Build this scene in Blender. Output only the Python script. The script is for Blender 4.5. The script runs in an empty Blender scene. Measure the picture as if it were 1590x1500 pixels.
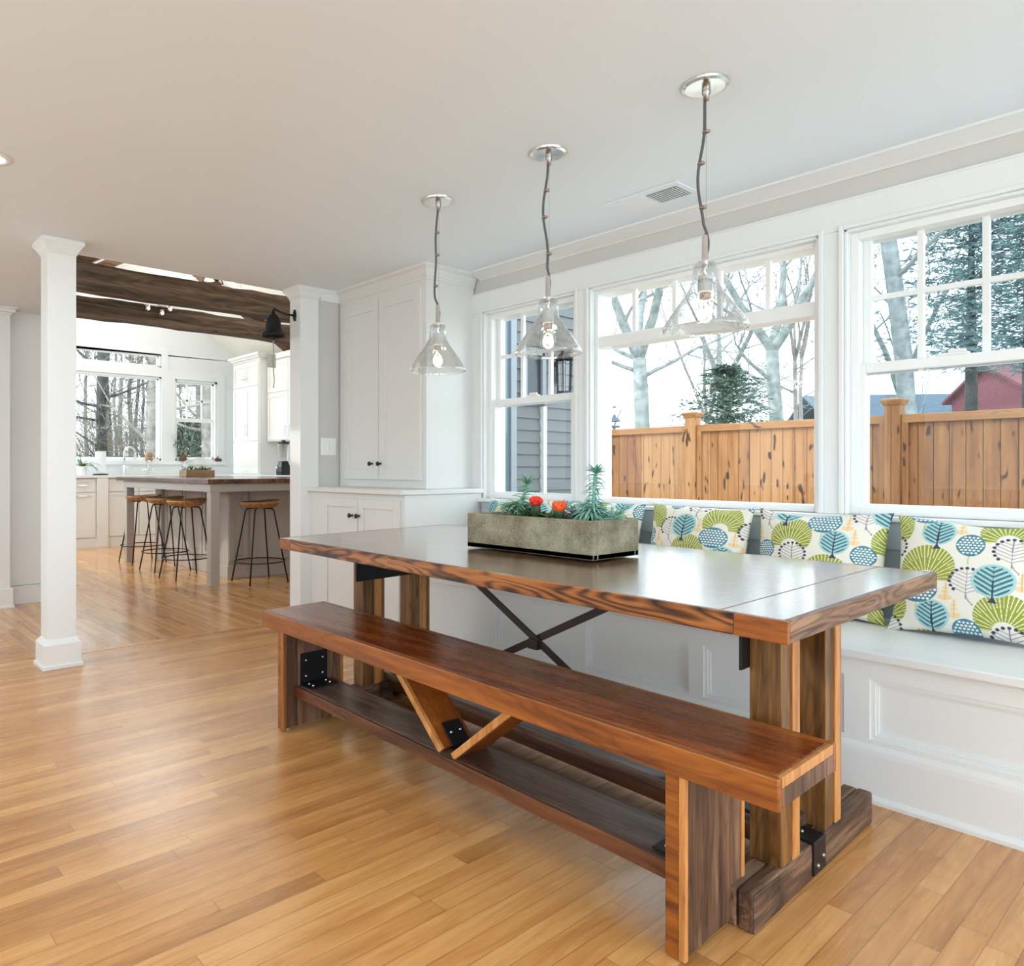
import bpy, math, random
import numpy as np
from mathutils import Vector, Matrix
PI = math.pi
SC = bpy.context.scene
COL = SC.collection
rnd = random.Random(7)

# ---------------------------------------------------------------- camera frame (level camera, shifted lens)
F_PX, CX, HY, VA, HC = 1130.0, 640.0, 727.0, -305.0, 1.06
H = 2.28                                    # ceiling height
_n = math.hypot(VA - CX, F_PX)
AV = ((VA - CX) / _n, F_PX / _n)            # -X room direction in (right, forward)
BV = (F_PX / _n, (CX - VA) / _n)            # +Y room direction in (right, forward)
def PD(u, D):
    """room x, y of a place seen in picture column u at depth D"""
    r = (u - CX) / F_PX * D
    return (-(r * AV[0] + D * AV[1]), r * BV[0] + D * BV[1])
def ZD(v, D):
    return HC + (HY - v) / F_PX * D

# ---------------------------------------------------------------- mesh builder
class MB:
    def __init__(s):
        s.v, s.f, s.m = [], [], []
    def add(s, vs, fs, mi=0):
        o = len(s.v)
        s.v.extend([tuple(p) for p in vs])
        for f in fs:
            s.f.append(tuple(i + o for i in f)); s.m.append(mi)
        return s
    def box(s, x0, x1, y0, y1, z0, z1, mi=0):
        if x0 > x1: x0, x1 = x1, x0
        if y0 > y1: y0, y1 = y1, y0
        if z0 > z1: z0, z1 = z1, z0
        return s.hexa([(x0,y0,z0),(x1,y0,z0),(x1,y1,z0),(x0,y1,z0)], [(x0,y0,z1),(x1,y0,z1),(x1,y1,z1),(x0,y1,z1)], mi)
    def hexa(s, b, t, mi=0):
        return s.add(list(b) + list(t), [(3,2,1,0),(4,5,6,7),(0,1,5,4),(1,2,6,5),(2,3,7,6),(3,0,4,7)], mi)
    def fbox(s, fr, u0, u1, v0, v1, n0, n1, mi=0):
        O, U, V, N = fr
        def q(u, v, n): return tuple(O[i] + U[i]*u + V[i]*v + N[i]*n for i in range(3))
        a = [q(u0,v0,n0),q(u1,v0,n0),q(u1,v1,n0),q(u0,v1,n0)]; b = [q(u0,v0,n1),q(u1,v0,n1),q(u1,v1,n1),q(u0,v1,n1)]
        return s.hexa(a, b, mi)
    def bar(s, p, q, w, h, up=(0,0,1), mi=0):
        """rectangular bar from p to q, width w sideways, height h along up"""
        p, q = Vector(p), Vector(q); d = (q - p).normalized()
        u = Vector(up); sd = d.cross(u).normalized(); u = sd.cross(d).normalized()
        def ring(c): return [c - sd*w/2 - u*h/2, c + sd*w/2 - u*h/2, c + sd*w/2 + u*h/2, c - sd*w/2 + u*h/2]
        return s.hexa(ring(p), ring(q), mi)
    def prism(s, poly, fn, a0, a1, mi=0):
        """poly of 2-D points, fn(p, a) -> xyz"""
        n = len(poly)
        vs = [fn(p, a0) for p in poly] + [fn(p, a1) for p in poly]
        fs = [tuple(range(n))[::-1], tuple(range(n, 2*n))] + [(i, (i+1) % n, n + (i+1) % n, n + i) for i in range(n)]
        return s.add(vs, fs, mi)
    def tube(s, pts, r, n=8, cap=True, mi=0, closed=False):
        pts = [Vector(p) for p in pts]; k = len(pts)
        if not hasattr(r, '__len__'): r = [r] * k
        vs, fs = [], []
        prev = None
        for i in range(k):
            if closed: d = pts[(i+1) % k] - pts[i-1]
            else: d = pts[min(i+1, k-1)] - pts[max(i-1, 0)]
            if d.length < 1e-9: d = Vector((0,0,1))
            d.normalize()
            if prev is None:
                a = Vector((0,0,1)) if abs(d.z) < .9 else Vector((1,0,0))
                sd = d.cross(a).normalized()
            else:
                sd = (prev - d * prev.dot(d))
                sd = sd.normalized() if sd.length > 1e-6 else d.orthogonal().normalized()
            prev = sd; u = sd.cross(d)
            for j in range(n):
                t = 2*PI*j/n
                vs.append(pts[i] + (sd*math.cos(t) + u*math.sin(t)) * r[i])
        rng = k if closed else k - 1
        for i in range(rng):
            for j in range(n):
                a, b = i*n + j, i*n + (j+1) % n
                c, d2 = ((i+1) % k)*n + (j+1) % n, ((i+1) % k)*n + j
                fs.append((a, d2, c, b))
        if cap and not closed:
            fs.append(tuple(range(n))); fs.append(tuple(range((k-1)*n, k*n))[::-1])
        return s.add(vs, fs, mi)
    def lathe(s, prof, c=(0,0,0), n=24, mi=0, closed=False, wob=None):
        vs, fs = [], []
        for i, (r, z) in enumerate(prof):
            for j in range(n):
                t = 2*PI*j/n
                rr = r * (1 + (wob(i, j) if wob else 0))
                vs.append((c[0] + rr*math.cos(t), c[1] + rr*math.sin(t), c[2] + z))
        k = len(prof)
        for i in range(k if closed else k - 1):
            for j in range(n):
                i2 = (i+1) % k
                fs.append((i*n + j, i*n + (j+1) % n, i2*n + (j+1) % n, i2*n + j))
        return s.add(vs, fs, mi)
    def disc(s, c, r, n=24, mi=0):
        return s.lathe([(1e-4, 0), (r, 0)], c, n, mi)
    def ball(s, c, rx, ry=None, rz=None, n=14, m=9, mi=0):
        ry = ry or rx; rz = rz or rx
        vs, fs = [], []
        for i in range(m + 1):
            p = -PI/2 + PI*i/m
            for j in range(n):
                t = 2*PI*j/n
                vs.append((c[0] + rx*math.cos(p)*math.cos(t), c[1] + ry*math.cos(p)*math.sin(t), c[2] + rz*math.sin(p)))
        for i in range(m):
            for j in range(n):
                fs.append((i*n+j, i*n+(j+1) % n, (i+1)*n+(j+1) % n, (i+1)*n+j))
        return s.add(vs, fs, mi)
    def map(s, fn):
        s.v = [tuple(fn(*p)) for p in s.v]; return s
    def build(s, name, mats, parent=None, bevel=0, smooth=False, seg=2, solid=0):
        L = parent['_w'] if parent is not None else (0, 0, 0)
        L = tuple(L)
        me = bpy.data.meshes.new(name)
        me.from_pydata([(p[0]-L[0], p[1]-L[1], p[2]-L[2]) for p in s.v], [], s.f)
        if not isinstance(mats, (list, tuple)): mats = [mats]
        for m in mats: me.materials.append(m)
        if len(mats) > 1: me.polygons.foreach_set('material_index', s.m)
        if smooth: me.polygons.foreach_set('use_smooth', [True] * len(me.polygons))
        me.update()
        o = bpy.data.objects.new(name, me); COL.objects.link(o)
        if parent is not None:
            o.parent = parent
        o['_w'] = L
        if solid:
            md = o.modifiers.new('thick', 'SOLIDIFY'); md.thickness = solid; md.offset = 0
        if bevel:
            md = o.modifiers.new('edge', 'BEVEL'); md.width = bevel; md.segments = seg; md.limit_method = 'ANGLE'; md.angle_limit = math.radians(40)
        return o

def thing(name, label, cat, loc=(0,0,0), group=None):
    o = bpy.data.objects.new(name, None); COL.objects.link(o)
    o.location = loc; o.empty_display_size = .05
    o['_w'] = loc
    o['label'] = label; o['category'] = cat
    if group: o['group'] = group
    return o
def tag(o, label, cat, group=None, kind=None):
    o['label'] = label; o['category'] = cat
    if group: o['group'] = group
    if kind: o['kind'] = kind
    return o
def struct(o, label, cat):
    o['kind'] = 'structure'; o['label'] = label; o['category'] = cat
    return o
def dup(root, loc, label=None, rz=None):
    r = root.copy(); COL.objects.link(r); r.location = loc
    if rz is not None: r.rotation_euler = (0, 0, rz)
    if label: r['label'] = label
    for ch in list(root.children):
        c = ch.copy(); COL.objects.link(c); c.parent = r
        for g in list(ch.children):
            d = g.copy(); COL.objects.link(d); d.parent = c
    return r

# ---------------------------------------------------------------- materials
class NT:
    def __init__(s, name):
        s.mat = bpy.data.materials.new(name); s.mat.use_nodes = True
        s.t = s.mat.node_tree; s.t.nodes.clear()
        s.out = s.t.nodes.new('ShaderNodeOutputMaterial')
    def n(s, typ, **kw):
        nd = s.t.nodes.new(typ)
        for k, v in kw.items(): setattr(nd, k, v)
        return nd
    def set(s, sock, val):
        if hasattr(val, 'is_output'): s.t.links.new(val, sock)
        elif val is not None:
            if hasattr(sock.default_value, '__len__') and hasattr(val, '__len__') and len(sock.default_value) == 4 and len(val) == 3: val = tuple(val) + (1,)
            sock.default_value = val
    def math(s, op, a, b=None, c=None, clamp=False):
        nd = s.n('ShaderNodeMath', operation=op, use_clamp=clamp)
        for i, v in enumerate((a, b, c)):
            if v is not None: s.set(nd.inputs[i], v)
        return nd.outputs[0]
    def coord(s, kind='Object'):
        tc = s.n('ShaderNodeTexCoord'); sp = s.n('ShaderNodeSeparateXYZ'); s.t.links.new(tc.outputs[kind], sp.inputs[0])
        return tc.outputs[kind], sp.outputs
    def xyz(s, x, y, z):
        nd = s.n('ShaderNodeCombineXYZ')
        for i, v in enumerate((x, y, z)): s.set(nd.inputs[i], v)
        return nd.outputs[0]
    def noise(s, vec, scale=5, detail=4, rough=.55, dist=0):
        nd = s.n('ShaderNodeTexNoise'); s.set(nd.inputs['Vector'], vec)
        nd.inputs['Scale'].default_value = scale; nd.inputs['Detail'].default_value = detail
        nd.inputs['Roughness'].default_value = rough; nd.inputs['Distortion'].default_value = dist
        return nd.outputs['Fac']
    def white(s, vec):
        nd = s.n('ShaderNodeTexWhiteNoise', noise_dimensions='3D'); s.set(nd.inputs['Vector'], vec); return nd.outputs['Value']
    def ramp(s, fac, stops, interp='LINEAR'):
        nd = s.n('ShaderNodeValToRGB'); s.set(nd.inputs[0], fac); cr = nd.color_ramp; cr.interpolation = interp
        while len(cr.elements) < len(stops): cr.elements.new(.5)
        for e, (p, c) in zip(cr.elements, stops):
            e.position = p; e.color = tuple(c) + (1,) if len(c) == 3 else c
        return nd.outputs['Color']
    def mix(s, fac, a, b, mode='MIX'):
        nd = s.n('ShaderNodeMix', data_type='RGBA', blend_type=mode)
        s.set(nd.inputs[0], fac); s.set(nd.inputs[6], a); s.set(nd.inputs[7], b)
        return nd.outputs[2]
    def bump(s, h, strength=.2, dist=.01):
        nd = s.n('ShaderNodeBump'); nd.inputs['Strength'].default_value = strength; nd.inputs['Distance'].default_value = dist
        s.set(nd.inputs['Height'], h); return nd.outputs[0]
    def pbr(s, col, rough=.5, metal=0, spec=.5, normal=None, coat=0, coat_rough=.1, coat_ior=1.5, emit=None, emit_s=0):
        b = s.n('ShaderNodeBsdfPrincipled')
        s.set(b.inputs['Base Color'], col); s.set(b.inputs['Roughness'], rough); s.set(b.inputs['Metallic'], metal)
        s.set(b.inputs['Specular IOR Level'], spec)
        if coat: b.inputs['Coat Weight'].default_value = coat; b.inputs['Coat Roughness'].default_value = coat_rough; b.inputs['Coat IOR'].default_value = coat_ior
        if normal is not None: s.t.links.new(normal, b.inputs['Normal'])
        if emit is not None: s.set(b.inputs['Emission Color'], emit); b.inputs['Emission Strength'].default_value = emit_s
        s.t.links.new(b.outputs[0], s.out.inputs[0]); return s.mat

def lin(r, g, b):
    def f(c):
        c /= 255.0
        return c/12.92 if c <= .04045 else ((c + .055)/1.055)**2.4
    return (f(r), f(g), f(b))

def paint(name, col, rough=.45, var=.03, bump=.02):
    k = NT(name); v, o = k.coord()
    nz = k.noise(v, 3.0, 3); fine = k.noise(v, 180, 2)
    c = k.mix(k.math('MULTIPLY', nz, var*2), col, tuple(max(0, x*(1-.25)) for x in col))
    return k.pbr(c, rough, normal=k.bump(fine, bump, .002))

def metal(name, col, rough=.35, m=1.0, bump=.05):
    k = NT(name); v, o = k.coord(); nz = k.noise(v, 60, 3)
    r = k.math('MULTIPLY_ADD', nz, .15, rough - .07)
    return k.pbr(col, r, m, normal=k.bump(nz, bump, .002))

def wood(name, axes, pw, plen, cols, rough=.3, seam=.35, grain=1.0, tone=.5, bump=.15, coat=0, knots=False, seam_w=.012, saw=0, gs=1.0, coat_rough=.12, ring=.08, coat_ior=1.5):
    """planks: axes = (along, across, depth) as letters; cols = (dark, mid, light)"""
    k = NT(name); v, o = k.coord(); ix = 'xyz'
    al, ac, dp = (o[ix.index(c)] for c in axes)
    row = k.math('FLOOR', k.math('DIVIDE', k.math('ADD', ac, 100.013), pw))
    deep = k.math('FLOOR', k.math('DIVIDE', k.math('ADD', dp, 50.01), 5.0))
    r1 = k.white(k.xyz(row, 3.3, 0.0))
    al2 = k.math('ADD', al, k.math('MULTIPLY', r1, 37.0))
    seg = k.math('FLOOR', k.math('DIVIDE', al2, plen))
    r2 = k.white(k.xyz(row, seg, 1.7)); r3 = k.white(k.xyz(row, seg, 9.1))
    off = k.math('MULTIPLY', r2, 61.0)
    gv = k.xyz(k.math('MULTIPLY_ADD', al, 1.6*gs, off), k.math('MULTIPLY', ac, 22*gs), k.math('MULTIPLY', dp, 22*gs))
    g1 = k.noise(gv, 1.0, 5, .62, .35)
    cv = k.xyz(k.math('MULTIPLY_ADD', al, 1.1*gs, off), k.math('MULTIPLY', ac, 8*gs), k.math('MULTIPLY', dp, 8*gs))
    g0 = k.noise(cv, 1.0, 2, .5, .2)
    rings = k.math('ABSOLUTE', k.math('SINE', k.math('MULTIPLY', g0, 46.0)))
    fv = k.xyz(k.math('MULTIPLY_ADD', al, 5*gs, off), k.math('MULTIPLY', ac, 150*gs), k.math('MULTIPLY', dp, 150*gs))
    g2 = k.noise(fv, 1.0, 3, .6)
    g = k.math('ADD', k.math('MULTIPLY', g1, .87 - ring), k.math('ADD', k.math('MULTIPLY', rings, ring), k.math('MULTIPLY', g2, .13)))
    g = k.math('ADD', k.math('MULTIPLY', k.math('SUBTRACT', g, .5), grain*1.6), .5)
    g = k.math('ADD', g, k.math('MULTIPLY', k.math('SUBTRACT', r3, .5), tone), clamp=True)
    c = k.ramp(g, [(.12, cols[0]), (.5, cols[1]), (.86, cols[2])])
    if knots:
        kn = k.noise(k.xyz(k.math('MULTIPLY_ADD', al, 5.0, off), k.math('MULTIPLY', ac, 16), k.math('MULTIPLY', dp, 16)), 1.0, 1)
        c = k.mix(k.ramp(kn, [(.70 if knots is True else knots, (0,0,0)), (.76 if knots is True else knots + .05, (1,1,1))]), c, tuple(x*.25 for x in cols[0]))
    hgt = g
    if seam:
        fa = k.math('FRACT', k.math('DIVIDE', k.math('ADD', ac, 100.013), pw))
        ed = k.math('MINIMUM', fa, k.math('SUBTRACT', 1.0, fa))
        fl = k.math('FRACT', k.math('DIVIDE', al2, plen)); el = k.math('MULTIPLY', k.math('MINIMUM', fl, k.math('SUBTRACT', 1.0, fl)), plen/pw)
        e = k.math('MINIMUM', ed, el)
        sm = k.math('SUBTRACT', 1.0, k.math('DIVIDE', e, seam_w*2, clamp=True), clamp=True)
        c = k.mix(k.math('MULTIPLY', sm, seam), c, tuple(x*.18 for x in cols[0]))
        hgt = k.math('SUBTRACT', hgt, k.math('MULTIPLY', sm, 1.2))
    if saw:
        sw = k.noise(k.xyz(k.math('MULTIPLY', al, 130), k.math('MULTIPLY', ac, 5), k.math('MULTIPLY', dp, 5)), 1.0, 2)
        c = k.mix(k.math('MULTIPLY', sw, saw), c, tuple(x*.4 for x in cols[0]))
        hgt = k.math('ADD', hgt, k.math('MULTIPLY', sw, .8))
    rr = k.math('ADD', rough - .06, k.math('MULTIPLY', g2, .14))
    return k.pbr(c, rr, normal=k.bump(hgt, bump, .003), coat=coat, coat_rough=coat_rough, coat_ior=coat_ior)

def thin_glass(name, tint=(1,1,1), refl=.10, edge=.55, power=3.0, bump=0, rough=.0):
    k = NT(name)
    tr = k.n('ShaderNodeBsdfTransparent'); tr.inputs[0].default_value = tuple(tint) + (1,)
    gl = k.n('ShaderNodeBsdfGlossy'); gl.inputs['Roughness'].default_value = rough; gl.inputs['Color'].default_value = (1,1,1,1)
    lw = k.n('ShaderNodeLayerWeight'); lw.inputs['Blend'].default_value = .5
    if bump:
        v, o = k.coord(); nm = k.bump(k.noise(v, 22, 2), bump, .02)
        k.t.links.new(nm, gl.inputs['Normal']); k.t.links.new(nm, lw.inputs['Normal'])
    f = k.math('ADD', k.math('MULTIPLY', k.math('POWER', lw.outputs['Facing'], power), edge), refl*.4, clamp=True)
    mx = k.n('ShaderNodeMixShader'); k.set(mx.inputs[0], f)
    k.t.links.new(tr.outputs[0], mx.inputs[1]); k.t.links.new(gl.outputs[0], mx.inputs[2]); k.t.links.new(mx.outputs[0], k.out.inputs[0])
    return k.mat
SKY, SUN, DOWN, KIT_FILL, EXPO = 3.3, 1.6, 5, 20, 0.32
M = {}
M['white'] = paint('white_trim_paint', (.79,.80,.80), .38)
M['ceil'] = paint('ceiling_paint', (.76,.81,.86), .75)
M['wall'] = paint('wall_paint', (.60,.585,.56), .6)
M['wallk'] = paint('kitchen_wall_paint', (.77,.78,.78), .6)
M['cream'] = paint('vault_paint', (.84,.80,.72), .7)
M['cab'] = paint('cabinet_paint', (.70,.695,.675), .35)
M['kcab'] = paint('kitchen_cabinet_paint', (.82,.81,.78), .35)
M['isl'] = paint('island_taupe_paint', (.40,.365,.33), .4)
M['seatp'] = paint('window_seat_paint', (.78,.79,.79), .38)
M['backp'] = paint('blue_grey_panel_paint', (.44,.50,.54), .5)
M['vinyl'] = paint('window_vinyl', (.83,.835,.83), .3)
oak = (lin(154,102,52), lin(198,141,80), lin(220,169,106))
M['floorY'] = wood('oak_strip_floor_crosswise', 'yxz', .0575, .95, oak, rough=.25, seam=.6, grain=.8, tone=.34, coat=.25, coat_rough=.18, bump=.05, seam_w=.016)
M['floorX'] = wood('oak_strip_floor_lengthwise', 'xyz', .0575, .95, oak, rough=.2, seam=.6, grain=.8, tone=.34, coat=.4, coat_rough=.15, bump=.05, seam_w=.016)
brown = (lin(62,32,14), lin(128,76,40), lin(176,118,72))
M['tabtop'] = wood('table_top_boards', 'xyz', .147, 6.0, (lin(62,38,24), lin(108,70,46), lin(142,102,72)), rough=.24, seam=.75, grain=1.0, tone=.3, bump=.04, seam_w=.008, coat=1.0, coat_rough=.17, coat_ior=1.9)
M['tabend'] = wood('table_breadboard_wood', 'yxz', .4, 6.0, (lin(66,40,24), lin(114,74,48), lin(146,104,72)), rough=.24, seam=0, grain=1.1, tone=.1, bump=.04, coat=1.0, coat_rough=.17, coat_ior=1.9)
M['tabedge'] = wood('table_edge_fir', 'xzy', .2, 6.0, (lin(40,20,7), lin(106,60,24), lin(160,100,46)), rough=.32, seam=0, grain=1.8, tone=.1, bump=.12, gs=1.3, ring=.22)
M['tabedge2'] = wood('table_end_edge_fir', 'yzx', .2, 6.0, (lin(66,44,30), lin(118,84,60), lin(152,114,84)), rough=.45, seam=0, grain=1.6, tone=.1, bump=.14, gs=1.6, ring=.16)
M['seat'] = wood('bench_seat_wood', 'xyz', .5, 9.0, (lin(62,24,5), lin(122,56,15), lin(168,92,32)), rough=.26, seam=0, grain=1.1, tone=.1, bump=.12, coat=.15)
M['seatedge'] = wood('bench_edge_wood', 'xzy', .5, 9.0, (lin(72,34,8), lin(138,76,24), lin(172,104,40)), rough=.32, seam=0, grain=1.0, tone=.1, bump=.10, gs=1.4)
M['legdark'] = wood('reclaimed_upright_wood', 'zyx', .12, 6.0, (lin(42,26,17), lin(98,68,49), lin(140,106,82)), rough=.5, seam=.3, grain=1.3, tone=.3, bump=.3, gs=1.3)
M['leglight'] = wood('planed_pine_strip', 'zyx', .3, 6.0, (lin(136,82,38), lin(190,130,70), lin(212,156,94)), rough=.4, seam=0, grain=1.0, tone=.1, bump=.15, gs=2.0)
M['legmid'] = wood('amber_upright_wood', 'zyx', .4, 6.0, (lin(46,28,10), lin(106,70,30), lin(144,102,54)), rough=.45, seam=0, grain=1.4, tone=.1, bump=.25, gs=1.4, knots=True)
M['foot'] = wood('rough_sawn_foot_beam', 'yxz', .0385, 6.0, (lin(40,26,19), lin(98,70,52), lin(150,116,90)), rough=.6, seam=.6, grain=1.4, tone=.4, bump=.5, saw=.3, gs=1.4, seam_w=.02)
M['rail'] = wood('grey_brown_rail_board', 'xyz', .4, 6.0, (lin(44,31,24), lin(88,68,57), lin(122,99,85)), rough=.35, seam=0, grain=1.5, tone=.1, bump=.2, saw=.1)
M['railedge'] = wood('red_brown_rail_edge', 'xzy', .4, 6.0, (lin(40,20,10), lin(90,50,26), lin(120,74,42)), rough=.4, seam=0, grain=1.3, tone=.1, bump=.2)
M['brace'] = wood('amber_brace_wood', 'zyx', .4, 6.0, (lin(80,36,8), lin(142,74,22), lin(178,104,40)), rough=.35, seam=0, grain=.8, tone=.1, bump=.1)
M['beam'] = wood('hand_hewn_barn_beam', 'yzx', .5, 9.0, (lin(40,29,20), lin(84,66,50), lin(124,102,82)), rough=.75, seam=0, grain=1.5, tone=.2, bump=.6, knots=True, saw=.15, gs=.8)
M['rafter'] = wood('stained_rafter', 'yzx', .5, 9.0, (lin(40,24,14), lin(84,54,34), lin(130,90,60)), rough=.6, seam=0, grain=1.3, bump=.3)
M['isltop'] = wood('island_walnut_top', 'xyz', .09, 1.2, (lin(44,26,18), lin(86,54,38), lin(128,86,64)), rough=.18, seam=.3, grain=1.0, tone=.4, bump=.05, coat=.3)
M['stoolw'] = wood('stool_seat_elm', 'xyz', .5, 3.0, (lin(74,48,24), lin(132,92,54), lin(170,126,82)), rough=.4, seam=0, grain=1.4, bump=.15, gs=2.0)
M['cedar'] = wood('cedar_fence_board', 'zxy', .5, 9.0, (lin(114,70,36), lin(144,97,55), lin(163,121,79)), rough=.7, seam=.5, grain=.9, tone=.5, bump=.2, knots=.645, seam_w=.012, gs=.8)
M['cedarrail'] = wood('cedar_fence_rail', 'xzy', .5, 9.0, (lin(114,70,36), lin(144,97,55), lin(163,121,79)), rough=.7, seam=0, grain=.9, tone=.2, bump=.2, knots=True)
M['black'] = metal('blackened_steel', (.018,.018,.02), .42, .6)
M['iron'] = metal('rusted_iron_bar', (.045,.03,.026), .5, .5)
M['blackknob'] = metal('black_knob', (.012,.012,.013), .3, .3)
M['nickel'] = metal('polished_nickel', (.78,.74,.70), .16, 1.0, 0)
M['dknickel'] = metal('dark_nickel', (.34,.32,.30), .3)  # darker metal tone for the ceiling fitting
M['chrome'] = metal('brushed_chrome', (.72,.72,.72), .22)
M['screw'] = metal('bright_screw_head', (.8,.8,.82), .25)
M['dkscrew'] = metal('dull_bolt_head', (.30,.29,.28), .35)
M['cord'] = metal('grey_fabric_cord', (.10,.10,.105), .8, 0.0, .4)
M['copper'] = metal('copper_knot_clip', (.36,.27,.23), .35)
M['porcelain'] = paint('porcelain', (.84,.83,.80), .25)
M['glass'] = thin_glass('window_pane_glass', (.985,.99,.99), .02, .3, 5)
M['screenglass'] = thin_glass('screened_pane_glass', (.84,.865,.88), .02, .3, 5)
M['shade'] = thin_glass('hand_blown_clear_glass', (.90,.91,.91), .14, .9, 1.7, bump=.45, rough=.02)
M['bulbglass'] = thin_glass('bulb_glass', (.97,.96,.94), .12, .7, 2.5)
k = NT('lit_filament'); e = k.n('ShaderNodeEmission'); v, o = k.coord(); nz = k.noise(v, 40, 2)
k.set(e.inputs[0], k.mix(nz, (1,.80,.50), (1,.70,.36))); e.inputs[1].default_value = 6.0; k.t.links.new(e.outputs[0], k.out.inputs[0]); M['glow'] = k.mat
k = NT('lit_lamp_lens'); e = k.n('ShaderNodeEmission'); v, o = k.coord(); nz = k.noise(v, 40, 2)
k.set(e.inputs[0], k.mix(nz, (1,.86,.66), (1,.82,.60))); e.inputs[1].default_value = 5.0; k.t.links.new(e.outputs[0], k.out.inputs[0]); M['lens'] = k.mat
# concrete trough
k = NT('weathered_concrete'); v, o = k.coord()
a = k.noise(v, 9, 6, .6); b = k.noise(v, 120, 4, .7); c3 = k.noise(v, 420, 2, .6)
g = k.math('ADD', k.math('MULTIPLY', a, .6), k.math('ADD', k.math('MULTIPLY', b, .3), k.math('MULTIPLY', c3, .25)))
col = k.ramp(g, [(.36, lin(74,66,50)), (.52, lin(124,116,94)), (.68, lin(168,160,136))])
M['concrete'] = k.pbr(col, .85, normal=k.bump(k.math('ADD', b, c3), .5, .004))
k = NT('potting_soil'); v, o = k.coord(); nz = k.noise(v, 80, 4)
M['soil'] = k.pbr(k.ramp(nz, [(.3, (.02,.014,.01)), (.7, (.09,.06,.04))]), .95, normal=k.bump(nz, .8, .01))
def leafmat(name, c0, c1, rough=.5, sc=25):
    k = NT(name); v, o = k.coord(); nz = k.noise(v, sc, 3)
    return k.pbr(k.ramp(nz, [(.3, c0), (.7, c1)]), rough)
M['succ'] = leafmat('grey_green_succulent', lin(72,122,98), lin(140,182,156))
M['succ2'] = leafmat('blue_green_succulent', lin(92,146,128), lin(156,200,182))
M['dkleaf'] = leafmat('dark_green_leaf', lin(26,58,26), lin(74,112,56))
M['blueleaf'] = leafmat('dusky_blue_leaf', lin(40,72,80), lin(92,130,134))
M['cactus'] = leafmat('cactus_stem_green', lin(24,48,24), lin(60,86,44))
M['redcac'] = leafmat('red_cactus_crown', lin(196,24,14), lin(236,62,30), .5, 60)
M['orgcac'] = leafmat('orange_cactus_crown', lin(226,64,12), lin(250,110,34), .5, 60)
M['orchidleaf'] = leafmat('orchid_leaf', lin(44,82,30), lin(96,142,62))
M['bark'] = leafmat('pale_grey_bark', lin(104,110,110), lin(150,155,154), .9, 6)
M['bark2'] = leafmat('brown_grey_bark', lin(104,98,94), lin(150,142,136), .9, 6)
M['darkbark'] = leafmat('dark_wet_bark', lin(34,32,32), lin(84,80,76), .9, 5)
M['twig'] = leafmat('bare_twig_brown', lin(92,86,78), lin(150,142,130), .9, 8)
M['spruce'] = leafmat('blue_spruce_needles', lin(70,96,98), lin(132,154,154), .8, 3)
M['spruce2'] = leafmat('dark_evergreen_needles', lin(40,58,50), lin(104,124,108), .8, 3)
M['grass'] = leafmat('pale_bounce_lawn', lin(172,172,160), lin(206,206,196), .95, 2)  # unseen lawn, made pale to bounce daylight onto the ceiling
M['litter'] = leafmat('fallen_leaf_floor', lin(96,86,76), lin(150,138,122), .95, 3)
M['outglass'] = paint('blue_grey_outer_pane', lin(96,112,124), .12)
M['siding'] = paint('grey_clapboard', lin(92,95,97), .6)
M['barn'] = wood('red_barn_boards', 'xzy', .16, 6.0, (lin(80,30,36), lin(104,42,50), lin(120,60,66)), rough=.7, seam=.4, grain=.6, bump=.1)
M['slate'] = leafmat('blue_grey_roof_shingle', lin(58,72,86), lin(84,100,114), .9, 8)
M['darkpane'] = paint('dark_window_pane', (.02,.024,.03), .15)
M['plate'] = paint('switch_plate_plastic', (.84,.84,.82), .3)
M['towel'] = paint('paper_towel', (.86,.86,.86), .9)
M['blackplastic'] = paint('black_plastic', (.015,.015,.017), .3)
M['woodbox'] = wood('pale_wood_box', 'yzx', .05, 2.0, (lin(110,84,58), lin(160,128,94), lin(190,160,126)), rough=.6, seam=.4, grain=1, bump=.2)
M['terra'] = leafmat('brown_bulb', lin(70,46,30), lin(120,84,58), .7, 40)
M['ventdark'] = paint('vent_shadow_grey', (.16,.18,.19), .7)
M['rope'] = paint('bell_rope', (.42,.40,.33), .9)
M['tagm'] = paint('bell_sail_tin', (.50,.50,.44), .5)
M['stone'] = paint('white_quartz_counter', (.84,.84,.83), .2)
M['outtrim'] = paint('grey_outer_trim', lin(128,134,140), .5)
M['pale_grey'] = paint('grey_plinth', (.66,.65,.63), .5)
# ================================================================ ROOM SHELL
KX = -10.75      # kitchen far wall
EAVE, RIDGE, YE, YW, YR = 2.76, 4.0, 5.46, 1.5, 3.48
m = MB()
m.box(-4.46, 1.7, -1.9, 3.27, -.08, 0, 0)          # dining floor, boards run towards the windows
m.box(-10.9, -4.46, 1.0, 5.6, -.08, 0, 1)          # kitchen floor, boards run away
m.box(-6.6, -4.46, -1.9, 1.0, -.08, 0, 0)          # hall floor
struct(m.build('floor', [M['floorY'], M['floorX']]), 'honey oak strip floor running from dining room into kitchen', 'floor')
m = MB(); m.box(-4.46, -4.40, 1.0, 3.2, 0, .0015).box(-6.3, -4.46, .955, 1.0, 0, .0015)
struct(m.build('trim_1', M['floorY']), 'flush oak border strip in the floor at the kitchen opening', 'floor trim')
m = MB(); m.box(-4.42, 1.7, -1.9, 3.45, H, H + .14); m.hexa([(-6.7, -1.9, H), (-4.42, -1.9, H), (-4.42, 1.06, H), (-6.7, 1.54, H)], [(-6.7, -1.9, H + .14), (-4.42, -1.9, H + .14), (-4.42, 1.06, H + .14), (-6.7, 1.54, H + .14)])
struct(m.build('ceiling', M['ceil']), 'flat white ceiling over the dining room', 'ceiling')
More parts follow.
